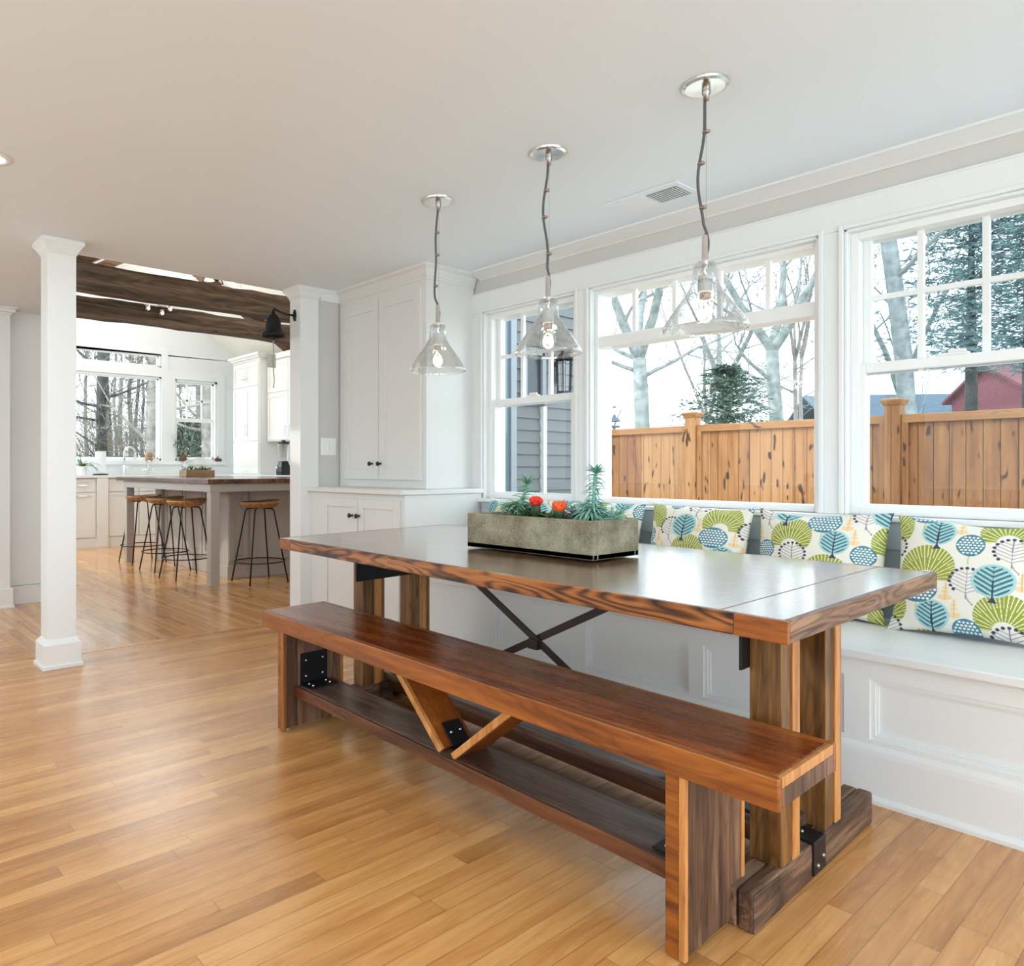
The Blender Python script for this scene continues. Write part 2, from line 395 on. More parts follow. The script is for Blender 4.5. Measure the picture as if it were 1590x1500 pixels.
# kitchen vault
m = MB()
for ya, yb in ((YE + .2, YR), (YW - .1, YR)):
    za = EAVE - .2 * (RIDGE - EAVE) / (YE - YR) if ya > YR else EAVE - .1 * (RIDGE - EAVE) / (YR - YW)
    m.hexa([(KX - .2, ya, za), (-4.25, ya, za), (-4.25, yb, RIDGE), (KX - .2, yb, RIDGE)], [(KX - .2, ya, za + .12), (-4.25, ya, za + .12), (-4.25, yb, RIDGE + .12), (KX - .2, yb, RIDGE + .12)])
struct(m.build('ceiling_vault', M['cream']), 'cream vaulted kitchen ceiling above the dark beams', 'ceiling')
m = MB()
P5 = [(1.05, H + .002), (5.6, H + .002), (5.6, EAVE - .08), (YR, RIDGE + .02), (1.05, EAVE - .2)]
m.prism(P5, lambda p, a: (a, p[0], p[1]), -4.42, -4.34)
struct(m.build('wall_header', M['cream']), 'wall above the opening between dining room and kitchen', 'wall')
# window wall (plaster face y = 3.27)
WY0, WY1 = 3.27, 3.42
m = MB()
OPEN = [(-3.2, -2.49), (-2.40, -1.24), (-1.145, -.43)]
ZS, ZT = .872, 2.03
m.box(-4.23, 1.7, WY0, WY1, -.1, ZS); m.box(-4.23, 1.7, WY0, WY1, ZT, H)
for a, b in ((-4.23, -3.2), (-2.49, -2.40), (-1.24, -1.145), (-.43, 1.7)): m.box(a, b, WY0, WY1, ZS, ZT)
struct(m.build('wall_right', M['wall']), 'grey window wall above and below the dining windows', 'wall')
m = MB()
m.box(-6.7, 1.7, -2.0, -1.9, -.1, .75); m.box(-6.7, 1.7, -2.0, -1.9, 2.1, H + .14)  # unseen wall, openings shaped to balance the daylight in the room
for a_, b_ in ((-6.7, -5.9), (-4.9, -4.2), (-2.6, -2.3), (-.4, -.1), (1.4, 1.7)): m.box(a_, b_, -2.0, -1.9, .75, 2.1)
struct(m.build('wall_near', M['wall']), 'unseen wall behind the viewer, added with wide openings for daylight', 'wall')
# casing round the three windows
m = MB(); cy = 3.25
m.box(-3.33, 1.2, cy, WY0, ZT, 2.153); m.box(-3.335, 1.2, cy - .006, WY0, 2.147, 2.156)
m.box(-3.33, -3.2, cy, WY0, ZS, ZT); m.box(-2.49, -2.40, cy, WY0, ZS, ZT); m.box(-1.24, -1.145, cy, WY0, ZS, ZT); m.box(-.43, -.30, cy, WY0, ZS, ZT)
for a, b in OPEN:                                   # stepped bead on the casing edge
    m.box(a - .018, a, cy - .012, cy, ZS, ZT + .018); m.box(b, b + .018, cy - .012, cy, ZS, ZT + .018); m.box(a, b, cy - .012, cy, ZT, ZT + .018)
    m.box(a, a + .012, WY0 - .02, WY1, ZS, ZT); m.box(b - .012, b, WY0 - .02, WY1, ZS, ZT); m.box(a, b, WY0 - .02, WY1, ZT - .012, ZT)
struct(m.build('trim_2', M['white'], bevel=.003), 'white flat casing boards round the three dining windows', 'window trim')
m = MB(); m.box(-3.36, 1.2, 3.205, WY1, .852, ZS)
struct(m.build('trim_3', M['white'], bevel=.004), 'white window stool shelf under the dining windows', 'window trim')
# crown on the window wall
cr = [(3.27, 2.237), (3.262, 2.237), (3.255, 2.244), (3.225, 2.257), (3.19, 2.268), (3.172, 2.271), (3.172, 2.28), (3.27, 2.28)]
m = MB(); m.prism(cr, lambda p, a: (a, p[0], p[1]), -3.24, 1.7)
struct(m.build('trim_4', M['white']), 'white crown moulding above the dining windows', 'crown moulding')

# ---- windows
def ring(m, x0, x1, z0, z1, w, y0, y1, wb=None, wt=None):
    wb = wb or w; wt = wt or w
    m.box(x0, x0 + w, y0, y1, z0, z1); m.box(x1 - w, x1, y0, y1, z0, z1); m.box(x0 + w, x1 - w, y0, y1, z0, z0 + wb); m.box(x0 + w, x1 - w, y0, y1, z1 - wt, z1)
def double_hung(n, lab, x0, x1, mv, mh, screen=False):
    r = thing('window_%d' % n, lab, 'window', ((x0 + x1)/2, 3.33, ZS)); r['kind'] = 'structure'
    m = MB(); ring(m, x0 + .012, x1 - .012, ZS, ZT - .012, .03, 3.285, 3.41); m.build('window_frame', M['vinyl'], r, bevel=.002)
    zm = 1.462
    a, b = x0 + .042, x1 - .042
    m = MB(); ring(m, a, b, zm - .022, ZT - .012, .03, 3.335, 3.365, wb=.04, wt=.022); m.build('upper_sash', M['vinyl'], r, bevel=.002)
    m = MB()
    for x in mv: m.box(x - .011, x + .011, 3.338, 3.362, zm + .01, ZT - .03)
    m.box(a + .02, b - .02, 3.339, 3.361, mh - .011, mh + .011)
    m.build('muntin_grid', M['vinyl'], r, bevel=.002)
    m = MB(); ring(m, a - .018, b + .018, ZS + .004, zm + .022, .04, 3.292, 3.328, wb=.04, wt=.04); m.build('lower_sash', M['vinyl'], r, bevel=.003)
    m = MB(); m.box((a + b)/2 - .045, (a + b)/2 + .045, 3.296, 3.325, zm + .022, zm + .032).box((a + b)/2 - .02, (a + b)/2 + .035, 3.3, 3.315, zm + .032, zm + .044); m.build('sash_lock', M['vinyl'], r, bevel=.003)
    g = M['screenglass'] if screen else M['glass']
    m = MB(); m.box(a + .02, b - .02, 3.349, 3.352, zm, ZT - .025); m.build('glass_pane', g, r)
    m = MB(); m.box(a + .01, b - .01, 3.309, 3.312, ZS + .03, zm); m.build('glass_pane', g, r)
    return r
double_hung(1, 'double hung window beside the tall cabinet, looking onto grey siding', -3.2, -2.49, (-2.955, -2.742), 1.752)
double_hung(3, 'double hung window behind the near cushions, looking onto the red barn', -1.145, -.43, (-.905, -.70), 1.752, True)
r = thing('window_2', 'wide fixed window with a row of five small lights on top', 'window', (-1.82, 3.33, ZS)); r['kind'] = 'structure'
m = MB(); ring(m, -2.388, -1.252, ZS, ZT - .012, .022, 3.285, 3.41, wb=.03); m.box(-2.37, -1.27, 3.29, 3.40, 1.708, 1.768); m.build('window_frame', M['vinyl'], r, bevel=.003)
m = MB()
for x in (-2.172, -1.944, -1.712, -1.484): m.box(x - .011, x + .011, 3.325, 3.35, 1.765, 2.0)
m.build('muntin_grid', M['vinyl'], r, bevel=.002)
m = MB(); m.box(-2.37, -1.265, 3.334, 3.338, .89, 1.72); m.build('glass_pane', M['glass'], r)
m = MB(); m.box(-2.37, -1.265, 3.336, 3.34, 1.76, 2.01); m.build('glass_pane', M['glass'], r)

# ---- columns at the opening
def capital(m, x0, x1, y0, y1, ov=.036):
    zs = [(0, 2.20), (.006, 2.205), (.006, 2.212), (.012, 2.222), (.022, 2.238), (.032, 2.25), (ov, 2.254), (ov, 2.27), (ov - .006, 2.28)]
    for (o0, z0), (o1, z1) in zip(zs[:-1], zs[1:]):
        m.hexa([(x0-o0,y0-o0,z0),(x1+o0,y0-o0,z0),(x1+o0,y1+o0,z0),(x0-o0,y1+o0,z0)], [(x0-o1,y0-o1,z1),(x1+o1,y0-o1,z1),(x1+o1,y1+o1,z1),(x0-o1,y1+o1,z1)])
cx0, cx1, cy0, cy1 = -4.31, -4.168, .985, 1.127
m = MB(); m.box(cx0, cx1, cy0, cy1, 0, 2.21)
capital(m, cx0, cx1, cy0, cy1)
for o, z0, z1 in ((.022, 0, .128),): m.box(cx0 - o, cx1 + o, cy0 - o, cy1 + o, z0, z1)
m.hexa([(cx0-.022,cy0-.022,.128),(cx1+.022,cy0-.022,.128),(cx1+.022,cy1+.022,.128),(cx0-.022,cy1+.022,.128)], [(cx0,cy0,.155),(cx1,cy0,.155),(cx1,cy1,.155),(cx0,cy1,.155)])
m.box(cx0 - .03, cx1 + .03, cy0 - .03, cy1 + .03, 0, .02)
struct(m.build('column', M['white'], bevel=.002), 'free standing square white column left of the kitchen opening', 'column')
px0, px1, py0, py1 = -4.335, -4.20, 2.54, 2.683
m = MB(); m.box(px0, px1, py0, py1, 0, 2.21); capital(m, px0, px1, py0, py1, .036)
m.box(px0 - .02, px1 + .02, py0 - .02, py1, 0, .11); m.box(px0 - .028, px1 + .028, py0 - .028, py1, 0, .02)
struct(m.build('pilaster', M['white'], bevel=.002), 'square white half column beside the wall cabinet', 'column')
m = MB(); m.box(-4.33, -4.215, 2.683, 3.42, 0, H)
m.box(-4.33, -4.215, 3.42, 5.6, -.5, EAVE)
struct(m.build('wall_back', M['wall']), 'short grey wall between half column and tall cabinet', 'wall')
m = MB(); p = [(0, 2.2), (.012, 2.205), (.03, 2.25), (.036, 2.254), (.036, 2.28), (0, 2.28)]
m.prism(p, lambda q, a: (-4.215 + q[0], a, q[1]), 2.70, 2.86)
struct(m.build('trim_5', M['white']), 'crown strip between half column and tall cabinet', 'crown moulding')

# ---- hall end wall beyond the column
m = MB(); m.box(-6.5, -6.35, -1.0, 1.52, 0, H + .1)
struct(m.build('wall_left', M['wallk']), 'pale wall at the end of the side hall', 'wall')
m = MB(); m.box(-6.35, -6.335, 1.235, 1.52, 0, .14); m.box(-6.35, -6.328, 1.235, 1.52, .128, .14)
struct(m.build('baseboard_left', M['white']), 'white baseboard at the end of the side hall', 'baseboard')
m = MB(); m.box(-6.36, -6.2, -.8, 1.205, 0, 2.24); m.box(-6.36, -6.18, -.8, 1.222, 0, .15); m.box(-6.36, -6.172, -.8, 1.23, 0, .02)
for o, z0, z1 in ((.012, 2.225, 2.24), (.03, 2.24, 2.268), (.045, 2.268, 2.28)): m.box(-6.36, -6.2 + o, -.8, 1.205 + o, z0, z1)
struct(m.build('trim_6', M['white'], bevel=.003), 'white panelled pilaster with crown at the photo edge in the side hall', 'pilaster')
# ---- kitchen walls
m = MB()
Y1a, Y1b, Y2a, Y2b = 2.3, 4.10, 4.31, 4.99      # picture window, double hung
zb, zt = 1.175, 2.41
m.box(KX - .15, KX, 1.4, 5.6, -.1, zb); m.box(KX - .15, KX, 1.4, Y1a, zb, 2.4); m.box(KX - .15, KX, Y1b, Y2a, zb, 2.76); m.box(KX - .15, KX, Y2b, 5.6, zb, 2.76)
m.box(KX - .15, KX, Y2a, Y2b, zt, 2.76); m.box(KX - .15, KX, Y1a, Y1b, 2.42, 2.56); m.box(KX - .15, KX, 1.4, Y1a, 2.4, 2.76)
m.prism([(1.4, 2.7605), (5.6, 2.7605), (5.6, EAVE + .0), (YR, RIDGE + .02), (1.4, EAVE - .05)], lambda p, a: (a, p[0], p[1]), KX - .15, KX)
struct(m.build('wall_kitchen', M['wallk']), 'pale gable wall at the far end of the kitchen', 'wall')
m = MB(); m.box(KX - .1, -4.33, YE, YE + .15, -.1, EAVE + .02)
struct(m.build('wall_kitchen_side', M['wallk']), 'kitchen wall behind the white upper cabinets', 'wall')
m = MB()
for a, b in ((KX, -10.4), (-9.3, -9.2), (-7.9, -7.8), (-6.7, -6.5)): m.box(a, b, YW - .12, YW, 0, EAVE - .05)
m.box(KX, -6.5, YW - .12, YW, 0, .95); m.box(KX, -6.5, YW - .12, YW, 2.45, EAVE - .05)  # unseen openings widened to let more daylight into the kitchen
struct(m.build('wall_kitchen_near', M['wallk']), 'kitchen wall hidden behind the free standing column', 'wall')
m = MB(); m.hexa([(-6.6, 1.525, H + .01), (-4.42, 1.065, H + .01), (-4.42, 1.12, H + .01), (-6.6, 1.58, H + .01)], [(-6.6, 1.525, EAVE), (-4.42, 1.065, EAVE), (-4.42, 1.12, EAVE), (-6.6, 1.58, EAVE)])
struct(m.build('wall_hall_header', M['wallk']), 'wall strip above the side hall ceiling', 'wall')
# kitchen windows
def fw(n, lab, y0, y1, z0, z1, fr=.05, mv=(), mh=(), meet=None):
    r = thing('window_%d' % n, lab, 'window', (KX - .07, (y0 + y1)/2, z0)); r['kind'] = 'structure'
    m = MB()
    def rg(a, b, c, d, w, x0, x1):
        m.box(x0, x1, a, a + w, c, d); m.box(x0, x1, b - w, b, c, d); m.box(x0, x1, a, b, c, c + w); m.box(x0, x1, a, b, d - w, d)
    rg(y0, y1, z0, z1, fr * .6, KX - .13, KX - .01)
    m.build('window_frame', M['vinyl'], r)
    m = MB(); rg(y0 + fr*.6, y1 - fr*.6, z0 + fr*.6, z1 - fr*.6, fr*.5, KX - .10, KX - .06)
    if meet: m.box(KX - .10, KX - .05, y0, y1, meet - .03, meet + .03)
    m.build('sash', M['vinyl'], r)
    if mv or mh:
        m = MB()
        for y in mv: m.box(KX - .09, KX - .07, y - .013, y + .013, (meet or z0), z1 - .02)
        for z in mh: m.box(KX - .09, KX - .07, y0 + .02, y1 - .02, z - .013, z + .013)
        m.build('muntin_grid', M['vinyl'], r)
    m = MB(); m.box(KX - .083, KX - .08, y0 + .03, y1 - .03, z0 + .03, z1 - .03); m.build('glass_pane', M['glass'], r)
fw(4, 'large picture window above the kitchen sink', Y1a, Y1b, zb, 2.42, .04)
fw(5, 'narrow double hung kitchen window beside the tall white cabinet', Y2a, Y2b, zb, zt, .05, mv=(4.53, 4.77), mh=(2.10,), meet=1.80)
fw(6, 'low transom window above the picture window in the kitchen', Y1a, Y1b, 2.56, 2.76, .035, mv=(2.72, 3.15, 3.58))
m = MB()
for i, (a, b, c, d) in enumerate(((Y1b + .0, Y2a, zb - .01, zt), (Y1b, Y1b + .1, zt, 2.76), (Y2b, Y2b + .12, zb - .01, zt), (Y1b + .1, Y2b + .12, zt, zt + .11), (Y1a - .1, Y1b + .1, 2.76, 2.88), (Y1a, Y1b, 2.42, 2.56))): m.box(KX - .005 - .001*i, KX + .02 + .001*i, a, b, c, d)
m.box(KX, KX + .05, Y1a, Y2b + .12, zb - .06, zb - .01)
struct(m.build('trim_7', M['white']), 'white casing and sill round the kitchen windows', 'window trim')
# ---- barn beams
def beam(x, zb_, zt_, lab, seed):
    rr = random.Random(seed); m = MB(); n = 26; ring_ = []
    for i in range(n + 1):
        y = 1.32 + (YE - 1.34) * i / n
        q = []
        for j, (dx, z) in enumerate(((0, zb_), (-.15, zb_), (-.15, zt_), (0, zt_))):
            q.append((x + dx + rr.uniform(-.006, .006), y, z + rr.uniform(-.007, .007)))
        ring_.append(q)
    for a, b in zip(ring_[:-1], ring_[1:]): m.add(a + b, [(0,1,5,4),(1,2,6,5),(2,3,7,6),(3,0,4,7)])
    m.add(ring_[0], [(3,2,1,0)]); m.add(ring_[-1], [(0,1,2,3)])
    o = m.build('ceiling_beam', M['beam']); struct(o, lab, 'beam'); return o
beam(-5.27, 2.295, 2.475, 'hand hewn dark barn beam nearest the kitchen opening', 1)
beam(-6.23, 2.300, 2.458, 'second weathered barn beam further into the kitchen', 2)
for x, lab in ((-7.3, 'dark rafter on the vaulted ceiling near the chandelier'), (-9.2, 'dark rafter on the vaulted ceiling over the sink end')):
    m = MB(); sl = (RIDGE - EAVE) / (YE - YR)
    for s0 in (1, -1):
        ye = YR + s0 * (YE - YR)
        m.hexa([(x, ye, EAVE - .13), (x + .16, ye, EAVE - .13), (x + .16, YR, RIDGE - .13), (x, YR, RIDGE - .13)], [(x, ye, EAVE), (x + .16, ye, EAVE), (x + .16, YR, RIDGE), (x, YR, RIDGE)])
    struct(m.build('ceiling_rafter', M['rafter']), lab, 'rafter')
# ================================================================ BUILT-IN CABINETS, WINDOW SEAT
def frame_from(O, U, N): return (O, U, (0, 0, 1), N)
def shaker(m, fr, u0, u1, v0, v1, th=.02, st=.055, rec=.008, n0=0):
    m.fbox(fr, u0, u0 + st, v0, v1, n0, n0 + th); m.fbox(fr, u1 - st, u1, v0, v1, n0, n0 + th)
    m.fbox(fr, u0 + st, u1 - st, v0, v0 + st, n0, n0 + th); m.fbox(fr, u0 + st, u1 - st, v1 - st, v1, n0, n0 + th)
    m.fbox(fr, u0 + st, u1 - st, v0 + st, v1 - st, n0, n0 + th - rec)
def knob(fr, u, v, mat, parent, n0=.02, r=.014):
    O, U, V, N = fr
    p = [O[i] + U[i]*u + V[i]*v + N[i]*n0 for i in range(3)]
    m = MB(); prof = [(.0075, 0), (.0055, .008), (.0055, .014), (r*.8, .018), (r, .024), (r*.9, .030), (r*.4, .033), (1e-4, .0335)]
    k = MB(); k.lathe(prof, (0,0,0), 14)
    Nv = Vector(N); q = Vector((0,0,1)).rotation_difference(Nv)
    k.map(lambda x, y, z: tuple(Vector(p) + q @ Vector((x, y, z))))
    return k.build('knob', mat, parent, smooth=True)
def pull(fr, u, v, L, mat, parent, n0=.02, vert=True, r=.006):
    O, U, V, N = fr
    def q(a, b, c): return tuple(O[i] + U[i]*a + V[i]*b + N[i]*c for i in range(3))
    m = MB()
    if vert: pts = [q(u, v - L/2, n0), q(u, v - L/2, n0 + .03), q(u, v + L/2, n0 + .03), q(u, v + L/2, n0)]
    else: pts = [q(u - L/2, v, n0), q(u - L/2, v, n0 + .03), q(u + L/2, v, n0 + .03), q(u + L/2, v, n0)]
    m.tube(pts, r, 6); return m.build('handle', mat, parent)
# lower cabinet
r = thing('base_cabinet', 'pale grey base cabinet with two doors below the tall cabinet', 'cabinet', (-3.66, 2.92, 0))
m = MB(); m.box(-4.205, -3.20, 2.622, 3.262, .09, .905); m.box(-4.205, -3.23, 2.66, 3.262, 0, .09)
m.build('body', M['cab'], r, bevel=.002)
fr = frame_from((0, 2.622, 0), (1, 0, 0), (0, -1, 0))
for a, b, kx in ((-4.03, -3.638, -3.69), (-3.632, -3.232, -3.618)):
    m = MB(); shaker(m, fr, a, b, .13, .872, n0=0, th=.018); d = m.build('door', M['cab'], r, bevel=.0015)
    knob(fr, kx, .768, M['blackknob'], d, .018, .015)
o = MB().box(-4.213, -3.19, 2.59, 3.262, .9055, .934).build('countertop', M['cab'], bevel=.004)
tag(o, 'pale grey painted counter slab between base cabinet and tall cabinet', 'countertop')
# tall wall cabinet standing on the counter
r = thing('wall_cabinet', 'tall pale grey cabinet with two doors and black knobs', 'cabinet', (-3.75, 3.06, .935))
m = MB(); m.box(-4.205, -3.29, 2.862, 3.262, .9345, 2.215); m.build('body', M['cab'], r, bevel=.002)
fr = frame_from((0, 2.862, 0), (1, 0, 0), (0, -1, 0))
for a, b, kx in ((-4.138, -3.743, -3.808), (-3.737, -3.326, -3.716)):
    m = MB(); shaker(m, fr, a, b, .987, 2.152, th=.018, st=.065); d = m.build('door', M['cab'], r, bevel=.0015)
    knob(fr, kx, 1.089, M['blackknob'], d, .018, .015)
m = MB()
zs = [(0, 2.195), (.006, 2.2), (.006, 2.212), (.012, 2.218), (.012, 2.226), (.03, 2.255), (.05, 2.266), (.052, 2.28)]
for (o0, z0), (o1, z1) in zip(zs[:-1], zs[1:]):
    m.hexa([(-4.205,2.862-o0,z0),(-3.29+o0,2.862-o0,z0),(-3.29+o0,3.262,z0),(-4.205,3.262,z0)], [(-4.205,2.862-o1,z1),(-3.29+o1,2.862-o1,z1),(-3.29+o1,3.262,z1),(-4.205,3.262,z1)])
m.build('crown', M['cab'], r)
# switch plate
r = thing('light_switch', 'white double rocker switch plate on the short grey wall', 'light switch', (-4.212, 2.77, 1.2))
m = MB(); m.box(-4.2145, -4.207, 2.705, 2.832, 1.148, 1.267); m.build('cover_plate', M['plate'], r, bevel=.003)
for y in (2.747, 2.79): MB().hexa([(-4.207,y-.016,1.175),(-4.207,y+.016,1.175),(-4.207,y+.016,1.24),(-4.207,y-.016,1.24)], [(-4.203,y-.016,1.175),(-4.203,y+.016,1.175),(-4.199,y+.016,1.24),(-4.199,y-.016,1.24)]).build('rocker', M['plate'], r, bevel=.001)
# window seat
r = thing('window_seat', 'long white panelled window seat built in under the dining windows', 'bench', (-1.2, 2.9, 0))
X0, X1 = -3.186, 1.65
m = MB(); m.box(X0, X1, 2.63, 3.262, 0, .45); m.build('body', M['seatp'], r)
m = MB(); fy = 2.63
st = [(-3.186, -3.03), (-2.554, -2.483), (-2.014, -1.945), (-1.465, -1.405), (-.92, -.845), (-.30, -.23), (.32, .39), (.95, 1.02)]
m.box(X0, X1, fy - .02, fy, .388, .45); m.box(X0, X1, fy - .02, fy, 0, .195)
for a, b in st: m.box(a, b, fy - .02, fy, .195, .388)
for (a, b), (c, d) in zip(st[:-1], st[1:]):         # moulding inside each panel
    for o_, d_ in ((0, .013), (.0131, .006)):
        w_ = .0131 if o_ == 0 else .008
        m.box(b + o_, b + o_ + w_, fy - d_, fy, .195 + o_, .388 - o_); m.box(c - o_ - w_, c - o_, fy - d_, fy, .195 + o_, .388 - o_); m.box(b + o_ + w_, c - o_ - w_, fy - d_, fy, .195 + o_, .195 + o_ + w_); m.box(b + o_ + w_, c - o_ - w_, fy - d_, fy, .388 - o_ - w_, .388 - o_)
m.build('front_panelling', M['seatp'], r)
m = MB(); m.box(X0, X1, fy - .03, fy - .018, 0, .15); m.prism([(0, .15), (-.012, .15), (-.010, .165), (-.004, .178), (0, .182)], lambda p, a: (a, fy - .018 + p[0], p[1]), X0, X1)
m.prism([(0, 0), (-.014, 0), (-.014, .012), (-.006, .022), (0, .024)], lambda p, a: (a, fy - .03 + p[0], p[1]), X0, X1); m.build('plinth', M['seatp'], r)
m = MB(); m.box(X0, X1, 2.578, 3.262, .4505, .479); m.build('seat_board', M['seatp'], r, bevel=.005)
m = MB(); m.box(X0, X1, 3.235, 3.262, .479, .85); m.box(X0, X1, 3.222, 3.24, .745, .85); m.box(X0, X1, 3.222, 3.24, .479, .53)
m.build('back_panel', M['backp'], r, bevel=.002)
# ================================================================ DINING TABLE (four measured corners, bilinear frame)
TQ = dict(FL=(-2.803, 1.590), FR=(-.625, 1.489), BR=(-.646, 2.537), BL=(-2.895, 2.66))
TL, TW, TZ = 2.20, 1.055, .757
def TM(s, t, z):
    a, b = s / TL, t / TW
    x = (1-a)*(1-b)*TQ['FL'][0] + a*(1-b)*TQ['FR'][0] + a*b*TQ['BR'][0] + (1-a)*b*TQ['BL'][0]
    y = (1-a)*(1-b)*TQ['FL'][1] + a*(1-b)*TQ['FR'][1] + a*b*TQ['BR'][1] + (1-a)*b*TQ['BL'][1]
    return (x, y, z)
cx, cy, _ = TM(TL/2, TW/2, 0)
T = thing('dining_table', 'long reclaimed wood dining table with trestle legs and iron cross braces', 'table', (cx, cy, 0))
def tpart(name, m, mat, bevel=.003, **kw): m.map(TM); return m.build(name, mat, T, bevel=bevel, **kw)
ZB = TZ - .045
m = MB(); m.box(.15, TL - .15, .012, TW - .012, ZB, TZ); tpart('tabletop', m, M['tabtop'], .002)
for a, b in ((.012, .1495), (TL - .1495, TL - .012)):
    m = MB(); m.box(a, b, .012, TW - .012, ZB, TZ - .0005); tpart('end_board', m, M['tabend'], .003)
for a, b in ((0, .012), (TW - .012, TW)):
    m = MB(); m.box(.10, TL - .115, a, b, ZB - .002, TZ); tpart('edge_board', m, M['tabedge'], .003)
for a, b in ((0, .10), (TL - .115, TL)):
    for c, d in ((0, .012), (TW - .012, TW)):
        m = MB(); m.box(a, b, c, d, ZB - .002, TZ - .0003); tpart('corner_block', m, M['seatedge'], .003)
for a, b in ((0, .012), (TL - .012, TL)):
    m = MB(); m.box(a, b, .012, TW - .012, ZB - .001, TZ - .0002); tpart('end_edge', m, M['tabedge2'], .003)
FZ = .093
for s0, sgn in ((2.02, 1), (.18, -1)):                 # two trestles: s0 = foot centre line
    t0, t1 = .155, .965
    m = MB(); rr = random.Random(5)
    m.box(s0 - .041, s0 - .001, t0 - .003, t1, 0, FZ - .004); m.box(s0 + .001, s0 + .041, t0, t1 - .004, 0, FZ)
    tpart('foot', m, M['foot'], .007, seg=3)
    for ta, tb in ((.315, .445), (.60, .735)):
        w = tb - ta
        m = MB()
        d0, d1 = (s0 - .043, s0 + .036)
        if sgn < 0: d0, d1 = (s0 - .036, s0 + .043)
        m.box(d0, d1, ta, ta + .052, FZ - .002, ZB, 0)
        m.box(d0 + .004*(sgn < 0), d1 - .004*(sgn > 0), ta + .053, ta + .064, FZ - .002, ZB, 1)
        m.box(d0 - .002*(sgn < 0), d1 + .002*(sgn > 0), ta + .065, ta + .108, FZ - .002, ZB, 2)
        m.box(d0, d1 - .006, ta + .109, tb, FZ - .002, ZB, 0)
        m.map(TM); m.build('leg', [M['legmid'], M['legdark'], M['leglight']], T, bevel=.002)
    # iron strap folded over the foot between the legs
    m = MB(); a, b = .492, .572
    m.box(s0 - .047, s0 + .047, a, b, FZ, FZ + .006); m.box(s0 + .0415, s0 + .047, a, b, .012, FZ + .002); m.box(s0 - .047, s0 - .0415, a, b, .012, FZ + .002)
    st_ = tpart('foot_strap', m, M['black'], .003)
    for p in (TM(s0 + .047 * sgn, .515, .035), TM(s0 + .047 * sgn, .55, .05), TM(s0, .532, FZ + .006)):
        MB().ball(p, .0065, n=8, m=5).build('bolt_head', M['dkscrew'], st_, smooth=True)
    # iron angle under the top on the inner side of the legs
    m = MB(); i0 = s0 - sgn * .050
    m.box(min(i0, i0 + .007*sgn), max(i0, i0 + .007*sgn), .27, .79, ZB - .150, ZB); m.box(min(i0, i0 - .07*sgn), max(i0, i0 - .07*sgn), .27, .79, ZB - .007, ZB)
    tpart('top_bracket', m, M['black'], .002)
# low stretcher: plank on edge boards with iron plates at both ends
m = MB(); m.box(.19, 2.01, .46, .60, .095, .125, 0); m.map(TM); m.build('stretcher', M['rail'], T, bevel=.004)
for c, d in ((.472, .49), (.57, .588)):
    m = MB(); m.box(.23, 1.97, c, d, .048, .095); m.map(TM); m.build('stretcher_edge', M['railedge'], T, bevel=.003)
for a, b in ((.23, .33), (1.87, 1.97)):
    m = MB(); m.box(a, b, .47, .59, .1255, .131); m.map(TM); m.build('end_plate', M['black'], T, bevel=.001)
# X of flat iron bars in the middle of the table
def bar_t(p, q, tt):
    m = MB(); P, Q = TM(p[0], tt, p[1]), TM(q[0], tt, q[1]); m.bar(P, Q, .008, .026, up=(0, 1, 0) if False else (0, 0, 1))
    return m.build('cross_brace', M['iron'], T, bevel=.001)
bar_t((.56, ZB), (1.68, .126), .510)
bar_t((1.62, ZB), (.50, .126), .521)
p = TM(1.09, .5, .419)
m = MB(); m.box(p[0]-.022, p[0]+.022, p[1]-.01, p[1]+.016, p[2]-.018, p[2]+.018); m.build('brace_plate', M['iron'], T, bevel=.002)

# ================================================================ BENCH
BQ = dict(FL=(-2.745, 1.475), FR=(-.618, 1.429), BR=(-.623, 1.726), BL=(-2.765, 1.795))
BL_, BW, BZ = 2.127, .305, .463
def BM(s, t, z):
    a, b = s / BL_, t / BW
    x = (1-a)*(1-b)*BQ['FL'][0] + a*(1-b)*BQ['FR'][0] + a*b*BQ['BR'][0] + (1-a)*b*BQ['BL'][0]
    y = (1-a)*(1-b)*BQ['FL'][1] + a*(1-b)*BQ['FR'][1] + a*b*BQ['BR'][1] + (1-a)*b*BQ['BL'][1]
    return (x, y, z)
B = thing('bench', 'low red-brown wooden bench with braced plank legs along the table', 'bench', (-1.69, 1.6, 0))
def bpart(name, m, mat, bevel=.002, **kw): m.map(BM); return m.build(name, mat, B, bevel=bevel, **kw)
m = MB(); m.box(.012, BL_ - .012, .02, BW - .02, BZ - .045, BZ); bpart('seat', m, M['seat'])
for a, b in ((0, .0195), (BW - .0195, BW)):
    m = MB(); m.box(0, BL_, a, b, BZ - .064, BZ); bpart('seat_edge', m, M['seatedge'], .003)
for a, b in ((0, .0115), (BL_ - .0115, BL_)):
    m = MB(); m.box(a, b, .02, BW - .02, BZ - .022, BZ - .0003, 0); m.box(a, b, .02, BW - .02, BZ - .060, BZ - .0225, 1)
    m.map(BM); m.build('seat_end', [M['leglight'], M['legdark']], B, bevel=.0015)
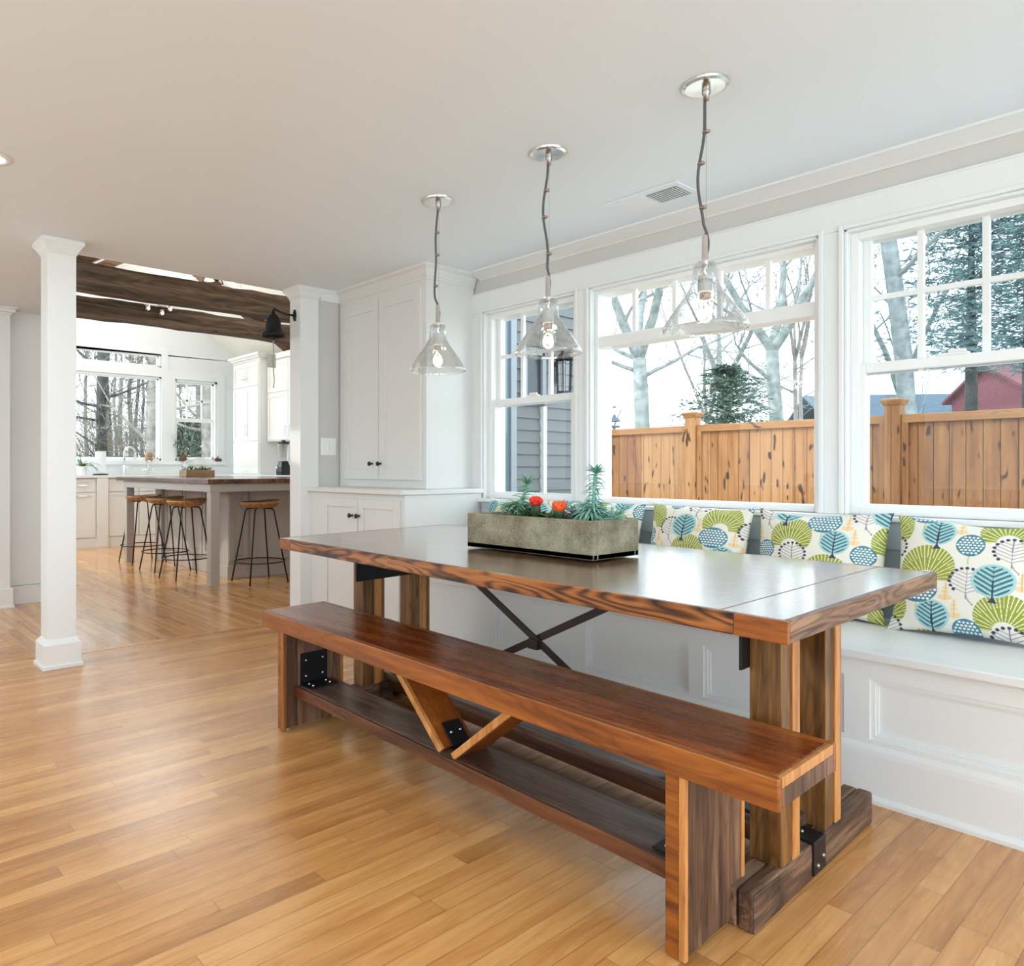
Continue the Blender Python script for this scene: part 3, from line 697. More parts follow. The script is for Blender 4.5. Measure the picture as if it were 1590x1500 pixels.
for s0, s1, inn in ((1.888, 1.926, -1), (.132, .170, 1)):
    m = MB(); m.box(s0, s1, .020, .30 - .02, .008, BZ - .046); bpart('leg', m, M['legdark'])
    m = MB(); m.box(s0 - .006, s1 - .012 if inn < 0 else s1 + .006, .006, .0195, .004, BZ - .064, 0); m.box(s1 - .0115 if inn < 0 else s0 + .02, s1 + .004 if inn < 0 else s1 + .006, .006, .0195, .004, BZ - .064, 1)
    m.map(BM); m.build('leg_edge', [M['seatedge'], M['leglight']], B, bevel=.0015)
    m = MB(); m.box(s0 - .002, s1 + .002, .281, .297, .004, BZ - .064); bpart('leg_edge', m, M['leglight'])
    for tt in (.03, .265): MB().lathe([(.012, 0), (.014, .003), (.012, .008)], BM((s0 + s1)/2, tt, 0), 10).build('glide', M['porcelain'], B)
    # steel angle at the foot of the leg
    si = s0 if inn < 0 else s1
    m = MB(); e = .004 * inn
    m.box(min(si, si + e), max(si, si + e), .085, .215, .178, .30); m.box(min(si, si + .085*inn), max(si, si + .085*inn), .085, .215, .1735, .178)
    br = bpart('angle_bracket', m, M['black'], .001)
    for tt in (.11, .19):
        for zz in (.205, .27): MB().ball(BM(si + e*1.2, tt, zz), .0055, n=7, m=4).build('screw', M['screw'], br, smooth=True)
        for ss in (.03, .062): MB().ball(BM(si + ss*inn, tt if ss < .05 else .30 - tt, .178), .0055, n=7, m=4).build('screw', M['screw'], br, smooth=True)
m = MB(); m.box(.171, 1.887, .072, .23, .142, .173); bpart('stretcher', m, M['rail'], .003)
for c, d in ((.058, .0715), (.2305, .243)):
    m = MB(); m.box(.171, 1.887, c, d, .132, .173); bpart('stretcher_edge', m, M['railedge'], .002)
for p, q in (((.80, BZ - .052), (1.062, .176)), ((1.40, BZ - .052), (1.118, .176))):
    m = MB(); P, Q = BM(p[0], .15, p[1]), BM(q[0], .15, q[1])
    m.bar(P, Q, .125, .020); b1 = m.build('brace', M['brace'], B, bevel=.001)
    m = MB(); P, Q = BM(p[0], .078, p[1]), BM(q[0], .078, q[1]); m.bar(P, Q, .014, .0215); m.build('brace_edge', M['leglight'], b1, bevel=.001)
m = MB()
A_, B_, C_ = BM(1.012, .15, .232), BM(1.068, .15, .177), BM(1.112, .15, .177)
dz = Vector((0, 0, .012)); d1 = (Vector(B_) - Vector(A_)).normalized(); nn = Vector((d1.z, 0, -d1.x)) * -1
m.bar(Vector(A_) + Vector((.011, 0, .011)), Vector(B_) + Vector((.011, 0, .008)), .075, .005); m.bar(Vector(B_) + Vector((.006, 0, .0)), Vector(C_), .075, .005)
br = m.build('angle_bracket', M['black'], B, bevel=.001)
for tt in (.13, .17):
    for ss, zz in ((1.095, .18), (1.05, .218)): MB().ball(BM(ss, tt, zz), .0055, n=7, m=4).build('screw', M['screw'], br, smooth=True)
# ================================================================ CONCRETE TROUGH AND PLANTS
px0, px1, py0, py1, pz0, pz1 = -1.987, -1.411, 1.935, 2.189, .763, .890
r = thing('planter', 'long weathered concrete trough planter on the dining table', 'planter', ((px0+px1)/2, (py0+py1)/2, TZ))
m = MB(); w = .022
m.box(px0, px1, py0, py1, pz0, pz0 + .02)
m.box(px0, px1, py0, py0 + w, pz0, pz1); m.box(px0, px1, py1 - w, py1, pz0, pz1); m.box(px0, px0 + w, py0 + w, py1 - w, pz0, pz1); m.box(px1 - w, px1, py0 + w, py1 - w, pz0, pz1)
m.build('trough', M['concrete'], r, bevel=.003)
for x in (px0 + .09, px1 - .09): MB().box(x - .02, x + .02, py0 + .06, py1 - .06, TZ, pz0).build('foot', M['blackplastic'], r)
m = MB(); n = 14; vs = []; rr = random.Random(3)
for i in range(n + 1):
    for j in range(7): vs.append((px0 + w + (px1 - px0 - 2*w)*i/n, py0 + w + (py1 - py0 - 2*w)*j/6, pz1 - .012 + rr.uniform(-.006, .006)))
m.add(vs, [(i*7+j, (i+1)*7+j, (i+1)*7+j+1, i*7+j+1) for i in range(n) for j in range(6)]); m.build('soil', M['soil'], r, smooth=True)
SZ = pz1 - .014
def blade(m, base, az, el, L, w, curl, n=6, mi=0, thick=.25):
    """fleshy curved leaf blade"""
    p = Vector(base); d = Vector((math.cos(az)*math.cos(el), math.sin(az)*math.cos(el), math.sin(el))); e = el
    sd = Vector((-math.sin(az), math.cos(az), 0)); vs = []
    for i in range(n + 1):
        t = i / n; ww = w * (math.sin(PI*min(1, .18 + t*.82))**.8) * (1 - .25*t) + 1e-4
        nrm = sd.cross(d).normalized()
        vs += [p - sd*ww/2, p - nrm*ww*thick, p + sd*ww/2, p + nrm*ww*thick*.4]
        e += curl / n; d = Vector((math.cos(az)*math.cos(e), math.sin(az)*math.cos(e), math.sin(e))); p = p + d * L / n
    fs = [(i*4+j, i*4+(j+1) % 4, i*4+4+(j+1) % 4, i*4+4+j) for i in range(n) for j in range(4)]
    m.add(vs, fs, mi)
def rosette_stem(name, label, base, top, rr, mat, nl, L, W, crown, stemr=.006, skirt=0, el=(.2, .9), curl=-.9):
    r = thing(name, label, 'plant', base)
    pts = [Vector(base).lerp(Vector(top), t) + Vector((math.sin(t*4)*.004, math.cos(t*5)*.003, 0)) for t in (0, .25, .5, .75, 1)]
    m = MB(); m.tube(pts, stemr, 7); m.build('stem', mat, r, smooth=True)
    m = MB(); g = 2.39996
    for i in range(nl):
        t = i / nl; p = Vector(base).lerp(Vector(top), .12 + .88*t)
        blade(m, p, i*g + rr.uniform(-.3, .3), rr.uniform(*el), L*rr.uniform(.75, 1.1)*(1 - .25*t), W, curl + rr.uniform(-.3, .3))
    for i in range(crown): blade(m, top, i*g, .5 + .9*i/crown, L*.8, W, -.7)
    for i in range(skirt): blade(m, Vector(base) + Vector((0, 0, .01 + .03*rr.random())), i*g, rr.uniform(.3, 1.2), L*rr.uniform(1.1, 1.7), W*1.1, -1.5 + rr.uniform(-.3, .3))
    m.build('leaf_blades', mat, r, smooth=True); return r
rr = random.Random(11)
D1 = 2.72
x, y = -1.845, 2.06; z1 = .99
rosette_stem('succulent_plant', 'spiky grey green succulent at the far end of the trough', (x, y, SZ), (x + .03, y + .02, 1.0), rr, M['succ'], 40, .062, .011, 16, skirt=64, el=(.1, .8))
x, y = -1.525, 2.075
rosette_stem('succulent_plant', 'tallest blue green succulent with shaggy base in the trough', (x, y, SZ), (x + .015, y + .01, 1.04), rr, M['succ2'], 60, .062, .0105, 22, skirt=100, el=(-.1, .6))
def moon_cactus(label, x, y, zt, crown, flat):
    r = thing('moon_cactus', label, 'plant', (x, y, SZ))
    m = MB(); n = 15; prof = [(.014, 0), (.017, .02), (.018, zt*.6), (.016, zt)]
    m.lathe([(a, b) for a, b in prof], (x, y, SZ), n, wob=lambda i, j: .18*math.cos(j/n*2*PI*3)); m.disc((x, y, SZ + zt), .016, n)
    m.build('stem', M['cactus'], r, smooth=True)
    m = MB(); c = (x, y, SZ + zt + .012)
    m.ball(c, .022, .022, .016*flat, 24, 10)
    for i in range(9 if flat > 1 else 16):
        a = i*2.4; e = .15 + 1.2*(i/16)
        q = (c[0] + .021*math.cos(a)*math.cos(e), c[1] + .021*math.sin(a)*math.cos(e), c[2] + .018*flat*math.sin(e)); m.ball(q, .0085, .0085, .0085, 8, 5)
    m.build('crown', crown, r, smooth=True)
moon_cactus('small dark cactus with a ragged red crown in the trough', -1.735, 2.035, .048, M['redcac'], .9)
moon_cactus('small cactus with a round orange red crown in the trough', -1.625, 2.03, .036, M['orgcac'], 1.2)
def tuft(name, label, x, y, mat, n, L, W, el, curl, spread):
    r = thing(name, label, 'plant', (x, y, SZ)); m = MB()
    for i in range(n): blade(m, (x + rr.uniform(-spread, spread), y + rr.uniform(-spread*.6, spread*.6), SZ), i*2.4, rr.uniform(*el), L*rr.uniform(.7, 1.2), W, curl + rr.uniform(-.4, .4))
    m.build('leaf_blades', mat, r, smooth=True); return r
tuft('succulent_plant', 'dusky blue succulent tuft behind the orange red cactus', -1.60, 2.115, M['blueleaf'], 36, .095, .016, (.4, 1.3), -.9, .02)
tuft('succulent_plant', 'low pale trailing succulent at the near corner of the trough', -1.462, 2.10, M['succ2'], 44, .08, .013, (.5, 1.25), -.7, .022)
tuft('ground_cover_plant', 'low dark green leaves between the two cacti in the trough', -1.68, 2.04, M['dkleaf'], 60, .055, .014, (.3, 1.2), -.8, .04)
tuft('ground_cover_plant', 'dark green leaf clump under the spiky grey green succulent', -1.80, 2.04, M['dkleaf'], 60, .07, .012, (.4, 1.3), -.8, .04)

# ================================================================ CUSHIONS (printed cotton drawn per vertex)
def fabric(n=900):
    """one repeat of the print, 1100 x 890 design units, as an RGB raster"""
    W_, H_ = 1100.0, 890.0; nx, ny = n, int(n * H_ / W_)
    X, Y = np.meshgrid((np.arange(nx) + .5) / nx * W_, (np.arange(ny) + .5) / ny * H_)
    img = np.empty((ny, nx, 3)); img[:] = lin(232, 228, 216)
    nzr = np.random.RandomState(4)
    olive, cream = lin(146, 156, 38), lin(238, 236, 200); navy = lin(44, 50, 84); teal = lin(62, 128, 152); pale = lin(170, 208, 210); dteal = lin(52, 104, 118); tan = lin(236, 208, 160); stem = lin(110, 108, 140); white = lin(240, 240, 232)
    def put(mask, col): img[mask] = col
    def each(cx, cy):
        for ox in (-W_, 0, W_):
            for oy in (-H_, 0, H_): yield X - (cx + ox), Y - (cy + oy)
    def fan(cx, cy, r):
        for dx, dy in each(cx, cy):
            dy = dy / .94; q = np.hypot(dx, dy); a = np.arctan2(dx, -(dy - r*.55)); q2 = np.hypot(dx, dy - r*.55)
            body = (q < r) & (np.abs(a) < 1.62)
            put(body, olive)
            s_ = np.abs(((a / .21) % 1.0) - .5); wv = .07 + .12*np.clip(1 - q2/(1.1*r), 0, 1)
            put(body & (s_ < wv), cream)
            s2 = np.abs((((a + .105) / .21) % 1.0) - .5); put(body & (s2 < .06) & (q2 > .95*r), cream)
            inner = (q2 < r*.40); put(body & inner, lin(232, 228, 216))
    def dots(cx, cy, rx, ry, seed=0):
        rs = np.random.RandomState(seed + 3)
        k = 9 if rx > 150 else 7
        for dx, dy in each(cx, cy):
            body = (dx/rx)**2 + (dy/ry)**2 < 1; put(body, teal)
            s = rx*2/k
            for i in range(-k, k + 1):
                for j in range(-k, k + 1):
                    px = (i + .5*(j % 2))*s; py = j*s*.8
                    if (px/rx)**2 + (py/ry)**2 < .86: put(body & (((dx - px)/(s*.36))**2 + ((dy - py)/(s*.28))**2 < 1), white)
            put((np.abs(dx + 8*np.sin((dy - ry)/30)) < 6) & (dy > ry) & (dy < ry + 90), lin(190, 196, 130))
    def leaf(cx, cy, r):
        for dx, dy in each(cx, cy):
            body = (dx/r)**2 + (dy/(r*.92))**2 < 1; put(body, pale)
            b2 = (dx/(r*.86))**2 + (dy/(r*.8))**2 < 1
            s = ((dy + np.abs(dx)*.62 + 500*0) / (r*.27)) % 1.0
            put(b2 & (s < .42), dteal); put(b2 & (s > .42) & (s < .56), lin(120, 172, 180))
            put((np.abs(dx) < 5 + 4*(dy > 0)) & (dy > -r*.8) & (dy < r), navy)
            put((np.abs(dx) < 6 + 34*np.clip((dy - r*.82)/(r*.36), 0, 1)**1.6) & (dy > r*.8) & (dy < r*1.2), navy)
    def berry(cx, cy, w, h):
        for dx, dy in each(cx, cy):
            put((np.abs(dx) < 4) & (dy > -h*.5) & (dy < h*.75), stem)
            put((np.abs(dx - 60*np.clip((dy - h*.5)/(h*.4), 0, 1)**2) < 5) & (dy > h*.45) & (dy < h*.95), stem)
            for k in range(6):
                yy = -h*.42 + k*h*.15
                ww = w*(.55 + .45*math.sin((k + 1)/6.5*PI*.75)); l = dy - yy - 40 + np.abs(dx)*.45
                put((np.abs(l) < 4) & (np.abs(dx) < ww), lin(150, 144, 168))
            for k in range(15):
                a = -2.35 + 4.7*k/14; ex, ey = w*math.sin(a)*1.02, -h*.52*math.cos(a)
                put(((dx - ex)/17)**2 + ((dy - ey)/15)**2 < 1, navy)
    def tans(cx, cy):
        for dx, dy in each(cx, cy):
            for oy, rx, ry in ((-110, 14, 22), (-70, 26, 18), (-30, 38, 18), (30, 62, 30)): put((dx/rx)**2 + ((dy - oy)/ry)**2 < 1, tan)
            put((np.abs(dx) < 3) & (dy > -120) & (dy < 60), lin(214, 170, 110))
    tans(690, 0); tans(610, 720); tans(130, 560)
    fan(0, 0, 250); fan(420, 440, 258); leaf(492, 44, 160); berry(40, 215, 150, 250); dots(352, 684, 186, 142, 1); berry(785, 560, 145, 260); leaf(1005, 535, 186); dots(790, 175, 125, 122, 3)
    return img
FAB = fabric(960)
def cushion(label, c, w, h, rx, rz, off, seed):
    """c: centre of the lower edge; rx lean back; rz turn"""
    N = 300; rs = np.random.RandomState(seed)
    u = np.linspace(-1, 1, N + 1); U, V = np.meshgrid(u, u, indexing='ij')
    prof = np.clip((1 - np.abs(U)**2.4)*(1 - np.abs(V)**2.4), 0, 1)**.55
    ph = rs.uniform(0, 6, 6)
    wr = .006*np.sin(3*U + ph[0])*np.sin(2.5*V + ph[1]) + .004*np.sin(7*U*V + ph[2])*(np.abs(U*V)) + .003*np.sin(9*(U - V) + ph[3])*(np.abs(U*V))
    pinch = 1 - .055*(1 - np.abs(V)**2)*0 
    X = w/2*U*(1 - .075*(1 - V**2) * np.abs(U)**2); Y = h/2*V*(1 - .085*(1 - U**2)*np.abs(V)**2) - .012*np.sin(2*U + ph[4])*(1-U**2)*(V > 0)*V
    ear = (np.abs(U)*np.abs(V))**10
    T = .082*prof + wr*prof
    vs, cols, fs = [], [], []
    ny, nx = FAB.shape[:2]; SCALE = .000325
    for side in (1, -1):
        P = np.stack([X*(1 + .02*ear), T*-side + side*-.0005 - .004*ear*np.sin(9*U), Y*(1 + .02*ear) + h/2], -1)
        px = (X + off[0] + (5 if side < 0 else 0)) / SCALE; py = (-(Y) + off[1]) / SCALE
        ii = np.floor((px % 1100)/1100*nx).astype(int) % nx; jj = np.floor((py % 890)/890*ny).astype(int) % ny
        vs.append(P.reshape(-1, 3)); cols.append(FAB[jj, ii].reshape(-1, 3))
    V3 = np.concatenate(vs); C3 = np.concatenate(cols)
    idx = np.arange((N+1)*(N+1)).reshape(N+1, N+1)
    q = np.stack([idx[:-1, :-1], idx[1:, :-1], idx[1:, 1:], idx[:-1, 1:]], -1).reshape(-1, 4)
    q2 = q[:, ::-1] + (N+1)*(N+1)
    me = bpy.data.meshes.new('cushion'); me.from_pydata(V3.tolist(), [], np.concatenate([q, q2]).tolist())
    ca = me.color_attributes.new('print', 'FLOAT_COLOR', 'POINT')
    ca.data.foreach_set('color', np.concatenate([C3, np.ones((len(C3), 1))], 1).astype(np.float32).ravel())
    me.polygons.foreach_set('use_smooth', [True]*len(me.polygons)); me.materials.append(M['print'])
    o = bpy.data.objects.new('cushion', me); COL.objects.link(o); o['_w'] = (0, 0, 0)
    o.location = c; o.rotation_euler = (rx, 0, rz)
    return tag(o, label, 'cushion', 'printed cushions along the window seat')
k = NT('printed_cotton'); at = k.n('ShaderNodeVertexColor', layer_name='print'); v, o_ = k.coord(); wv = k.noise(v, 900, 2)
M['print'] = k.pbr(k.mix(k.math('MULTIPLY', wv, .12), at.outputs[0], (.5,.5,.48)), .9, spec=.2, normal=k.bump(wv, .2, .001))
CY, CZ = 3.02, .479
cushion('printed cushion in full view at the near end of the window seat', (-.665, 3.01, CZ), .50, .42, -.30, .0, (.27, .16), 1)
cushion('printed cushion between two others, behind the near half of the table', (-1.185, 3.05, CZ), .49, .42, -.24, .03, (.085, .09), 2)
cushion('printed cushion just beyond the concrete trough', (-1.705, 3.05, CZ), .49, .42, -.24, -.02, (.36, .28), 3)
cushion('printed cushion behind the tallest succulent', (-2.235, 3.05, CZ), .49, .42, -.24, .02, (.02, .22), 4)
cushion('printed cushion at the cabinet end of the window seat', (-2.80, 3.05, CZ), .49, .42, -.24, -.03, (.15, .02), 5)

# ================================================================ PENDANTS
def pendant(x, y, label, ph, mark=None):
    g = 'clear glass pendants over the table'
    r = thing('pendant_lamp', label, 'pendant lamp', (x, y, H), g)
    m = MB(); m.lathe([(1e-4, -.012), (.060, -.010), (.0705, -.006), (.072, 0), (1e-4, 0)], (x, y, H), 36); m.build('canopy', M['nickel'], r, smooth=False)
    m = MB(); m.lathe([(.013, -.011), (.013, -.03), (.009, -.034), (.009, -.05), (1e-4, -.05)], (x + .004, y, H), 14); m.build('ceiling_fitting', M['dknickel'], r, smooth=True)
    zt = 1.742
    pts = []
    knots = (.20, .42, .68)
    for i in range(41):
        t = i / 40; z = H - .045 + (zt - .02 - (H - .045))*t
        w = math.sin(PI*t)
        dx = -.013*w + .0075*math.sin(t*9 + ph)*w + (.012*math.sin((t - .78)/.22*PI) if t > .78 else 0); dy = .006*math.sin(t*7 + ph*2)*w
        pts.append((x + dx*.65, y + dx*.75 + dy, z))
    m = MB(); m.tube(pts, .0046, 8); cd = m.build('cord', M['cord'], r, smooth=True)
    for kx in knots:
        i = int(kx*40); p = pts[i]; m = MB()
        m.ball((p[0] + .004, p[1] + .004, p[2]), .013, .012, .0065, 10, 6); m.build('knot_clip', M['copper'], cd, smooth=True)
    m = MB(); m.tube([(x + .003, y + .003, H - .05), (x + .003, y + .003, zt + .01)], .0011, 6); m.build('suspension_wire', M['chrome'], r)
    m = MB(); m.lathe([(1e-4, .086), (.004, .085), (.009, .075), (.010, .0), (.0125, -.002), (.0125, -.02), (1e-4, -.02)], (x, y, zt - .02), 14); m.build('stem', M['nickel'], r, smooth=True)
    m = MB(); m.tube([(x + .006, y, zt - .035), (x - .006, y + .004, zt - .05), (x + .004, y, zt - .07)], .006, 8); m.build('socket_bracket', M['chrome'], r, smooth=True)
    m = MB(); m.lathe([(1e-4, -.058), (.020, -.058), (.022, -.064), (.022, -.108), (.019, -.112), (1e-4, -.112)], (x, y, zt - .012), 20); sk = m.build('socket', M['porcelain'], r, smooth=False)
    if mark:
        cu = bpy.data.curves.new('marking', 'FONT'); cu.body = mark; cu.size = .0140; cu.align_x = 'CENTER'; cu.fill_mode = 'BOTH'
        to = bpy.data.objects.new('marking', cu); COL.objects.link(to); bpy.context.view_layer.update()
        me = bpy.data.meshes.new_from_object(to.evaluated_get(bpy.context.evaluated_depsgraph_get())); bpy.data.objects.remove(to)
        a0 = math.atan2(-y, -x); mm = MB()
        vs = [v.co.copy() for v in me.vertices]; mm.add([(x + .0224*math.cos(a0 + v.x/.0224), y + .0224*math.sin(a0 + v.x/.0224), zt - .093 + v.y) for v in vs], [tuple(p.vertices) for p in me.polygons])
        mm.build('socket_marking', M['blackplastic'], sk); bpy.data.meshes.remove(me)
    m = MB(); m.lathe([(.0165, -.122), (.0172, -.126), (.0165, -.131), (.0172, -.136), (.0165, -.141)], (x, y, zt - .002), 16); m.build('bulb_cap', M['copper'], r, smooth=True)
    m = MB(); m.lathe([(.0155, -.140), (.018, -.152), (.026, -.168), (.0315, -.186), (.0305, -.203), (.023, -.218), (.010, -.2255), (1e-4, -.2265)], (x, y, zt), 20); bb = m.build('bulb', M['bulbglass'], r, smooth=True)
    m = MB(); m.ball((x, y, zt - .188), .0085, .0085, .015, 10, 7); m.build('filament', M['glow'], bb, smooth=True)
    pr = [(.012, .0), (.030, -.001), (.0365, -.006), (.038, -.02), (.0385, -.05), (.043, -.072), (.058, -.098), (.080, -.128), (.103, -.160), (.121, -.188), (.130, -.206), (.1315, -.212), (.129, -.2135)]
    prof = pr + [(a - .0028, b + (.002 if i > 2 else -.004)) for i, (a, b) in list(enumerate(pr))[::-1]]
    m = MB(); m.lathe([(a, b - .028) for a, b in prof], (x, y, zt), 48, wob=lambda i, j: .010*math.sin(j*2*PI/48*5 + i*.7 + ph)*(1 if pr[min(i, len(prof)-1-i)][0] > .045 else 0)); m.build('shade', M['shade'], r, smooth=True)
    m = MB(); m.lathe([(.0135, 0), (.0135, -.003), (.022, -.003), (.022, 0)], (x, y, zt - .024), 18, closed=True); m.build('shade_collar', M['chrome'], r)
    return r
pendant(-1.180, 2.203, 'clear glass pendant lamp in front of the wide window, highest canopy in view', 0.3, 'BAT TYPE')
pendant(-1.821, 2.208, 'clear glass pendant lamp in front of the grey siding window', 1.7)
pendant(-2.468, 2.216, 'clear glass pendant lamp in front of the tall grey cabinet', 3.4)
# ceiling vent and downlight
r = thing('ceiling_vent', 'white ceiling vent with dark slatted half behind the pendants', 'vent', (-1.82, 2.93, H))
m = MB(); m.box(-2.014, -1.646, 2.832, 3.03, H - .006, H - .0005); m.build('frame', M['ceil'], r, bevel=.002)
m = MB(); m.box(-1.986, -1.835, 2.87, 3.01, H - .010, H - .006); m.build('blank_panel', M['white'], r, bevel=.001)
m = MB(); m.box(-1.818, -1.674, 2.878, 3.006, H - .0085, H - .0062); m.build('vent_opening', M['ventdark'], r)
for i in range(11):
    x = -1.811 + i*.01315
    m = MB(); m.box(x, x + .0030, 2.878, 3.006, H - .011, H - .0086); m.build('slat', M['white'], r)
r = thing('recessed_downlight', 'recessed ceiling downlight cut by the photo edge', 'ceiling light', (-3.25, .575, H))
m = MB(); m.lathe([(.048, -.001), (.052, -.006), (.066, -.006), (.070, -.001)], (-3.252, .565, H), 28); m.build('trim_ring', M['white'], r, smooth=True)
m = MB(); m.disc((-3.252, .565, H - .002), .048, 24); m.build('lens', M['lens'], r)
# bell on the half column
r = thing('wall_bell', 'black iron bell hung from a bracket on the half column', 'bell', (-4.265, 2.39, 2.1))
bx, by = -4.265, 2.375
m = MB(); m.ball((bx, 2.534, 2.088), .018, .010, .036, 12, 8); m.box(bx - .008, bx + .008, 2.53, 2.5395, 2.05, 2.125); br = m.build('wall_plate', M['black'], r, smooth=False)
m = MB(); m.tube([(bx, 2.535, 2.085), (bx, 2.47, 2.088), (bx, 2.42, 2.098), (bx, by, 2.112), (bx, by, 2.095)], .007, 8); m.build('bracket_arm', M['black'], r, smooth=True)
m = MB(); m.lathe([(1e-4, 2.10), (.012, 2.098), (.014, 2.085), (.020, 2.074), (.036, 2.062), (.046, 2.04), (.050, 2.005), (.056, 1.975), (.070, 1.952), (.082, 1.938), (.083, 1.93), (.078, 1.928), (.06, 1.95), (.04, 2.03), (1e-4, 2.05)], (bx, by, 0), 30); m.build('bell', M['black'], r, smooth=True)
m = MB(); m.tube([(bx, by, 2.05), (bx, by, 1.93)], .004, 6); m.ball((bx, by, 1.918), .013, .013, .016, 10, 7); m.build('clapper', M['black'], r, smooth=True)
m = MB(); m.tube([(bx, by, 1.905), (bx + .002, by, 1.80), (bx, by, 1.70), (bx + .006, by + .003, 1.64), (bx, by, 1.59)], .0042, 6); m.build('pull_rope', M['rope'], r, smooth=True)
m = MB(); m.box(bx - .006, bx - .004, by - .045, by + .02, 1.722, 1.812); m.build('sail_plate', M['tagm'], r, bevel=.001)
# ================================================================ KITCHEN
def fbuild(name, fn, mat, parent, **kw):
    m = MB(); fn(m); return m.build(name, mat, parent, **kw)
# ---- island
IX0, IX1, IY0, IY1 = -8.60, -6.12, 2.752, 4.35
r = thing('kitchen_island', 'taupe kitchen island with panelled sides and square corner legs', 'kitchen island', (-7.3, 3.55, 0))
m = MB(); m.box(-8.36, -6.43, 3.17, 4.25, .10, .918); m.box(-8.36, -6.43, 3.17, 4.25, 0, .10); m.build('body', M['isl'], r)
m = MB(); m.box(-6.66, -6.427, 3.095, 3.30, 0, .918); m.box(-8.36, -8.18, 3.12, 3.30, 0, .918); m.build('corner_block', M['isl'], r, bevel=.002)
m = MB(); m.box(-6.43, -6.415, 3.30, 4.25, 0, .12); m.box(-8.36, -6.66, 3.15, 3.17, 0, .12); m.box(-6.67, -6.41, 3.08, 3.30, 0, .13); m.build('plinth', M['isl'], r, bevel=.004)
frx = ((-6.43, 0, 0), (0, 1, 0), (0, 0, 1), (1, 0, 0)); fry = ((0, 3.17, 0), (1, 0, 0), (0, 0, 1), (0, -1, 0))
m = MB(); shaker(m, frx, 3.32, 3.98, .16, .86, st=.07, th=.016, rec=.010); m.build('end_panel', M['isl'], r, bevel=.002)
m = MB(); shaker(m, ((-6.427, 0, 0), (0, 1, 0), (0, 0, 1), (1, 0, 0)), 3.10, 3.295, .17, .86, st=.05, th=.012, rec=.008); m.build('end_panel', M['isl'], r, bevel=.002)
for a, b in ((-8.16, -7.67), (-7.65, -7.16), (-7.14, -6.68)):
    m = MB(); shaker(m, fry, a, b, .15, .86, st=.06, th=.016, rec=.010); m.build('side_panel', M['isl'], r, bevel=.002)
for x0, y0 in ((-6.225, 2.79), (-8.43, 2.79), (-6.225, 4.20), (-8.43, 4.20)):
    m = MB(); m.box(x0, x0 + .085, y0, y0 + .085, 0, .8449); m.build('leg', M['isl'], r, bevel=.003)
m = MB(); m.box(-8.44, -6.14, 2.785, 2.83, .845, .918); m.box(-6.19, -6.14, 2.8301, 4.29, .845, .918); m.box(-8.44, -8.39, 2.8301, 4.29, .845, .918); m.build('apron', M['isl'], r, bevel=.002)
m = MB(); m.box(IX0, IX1, IY0, IY1, .9185, .962); m.build('worktop', M['isltop'], r, bevel=.004)
# ---- stools
def stool(x, y, rz, label):
    r = thing('bar_stool', label, 'bar stool', (0, 0, 0), 'low backed bar stools around the island')
    m = MB(); n = 30; R = .185; vs = []; rings = [0, .35, .7, .9, 1.0]
    prof = [(1e-4, .690), (.09, .690), (.14, .696), (.172, .712), (.186, .735), (.190, .744), (.184, .748), (.168, .738), (.13, .726), (.07, .722), (1e-4, .722)]
    def wob(i, j): return 0
    m.lathe(prof, (0, 0, 0), n)
    m.map(lambda a, b, z: (a*1.06, b*.98, z + (.020*max(0, (b/.19))**2 if z > .705 else 0)))
    m.build('seat', M['stoolw'], r, smooth=True)
    for a in (PI/4, 3*PI/4, 5*PI/4, 7*PI/4):
        c, s_ = math.cos(a), math.sin(a)
        def q(rad, z): return (c*rad, s_*rad, z)
        m = MB(); m.tube([q(.05, .686), q(.10, .686), q(.125, .680), q(.138, .660), q(.19, .40), q(.272, .0)], .0075, 8); m.build('leg', M['black'], r, smooth=True)
    m = MB(); pts = [(.232*math.cos(t), .232*math.sin(t), .195) for t in [i*2*PI/32 for i in range(32)]]
    m.tube(pts, .006, 6, closed=True); m.build('foot_ring', M['black'], r, smooth=True)
    r.location = (x, y, 0); r.rotation_euler = (0, 0, rz); return r
s1 = stool(-6.83, 2.855, .03, 'bar stool at the island side, closest to the square corner leg')
def more(x, y, rz, lab): return dup(s1, (x, y, 0), lab, rz)
more(-7.495, 2.90, .04, 'middle bar stool of the three along the island side')
more(-8.28, 2.945, .05, 'bar stool at the island side, closest to the sink')
more(-6.13, 3.27, -.03, 'bar stool alone at the end of the island')
# ---- far cabinet run
fx = -10.17
r = thing('base_cabinet', 'white base cabinet run with drawers under the kitchen windows', 'cabinet', (-10.4, 3.6, 0))
m = MB(); m.box(KX + .01, fx, 1.62, 5.0, .10, .93); m.box(KX + .01, fx - .03, 1.62, 5.0, 0, .10); m.build('body', M['kcab'], r)
fr = ((fx, 0, 0), (0, 1, 0), (0, 0, 1), (1, 0, 0))
def dr(y0, y1, z0, z1, nm, hz=None, hy=None, st=.045):
    m = MB(); shaker(m, fr, y0, y1, z0, z1, st=min(st, (z1 - z0)*.3), th=.02, rec=.008); d = m.build(nm, M['kcab'], r)
    if hz: pull(fr, hy or (y0 + y1)/2, hz, .10, M['nickel'], d, .02, vert=False)
    return d
for a, b in ((1.7, 2.28), (2.30, 2.985)):
    dr(a, b, .745, .915, 'drawer', .83, b - .17); dr(a, b, .14, .735, 'drawer', .69, b - .17)
dr(3.16, 3.55, .745, .915, 'drawer'); dr(3.16, 3.55, .14, .735, 'door')
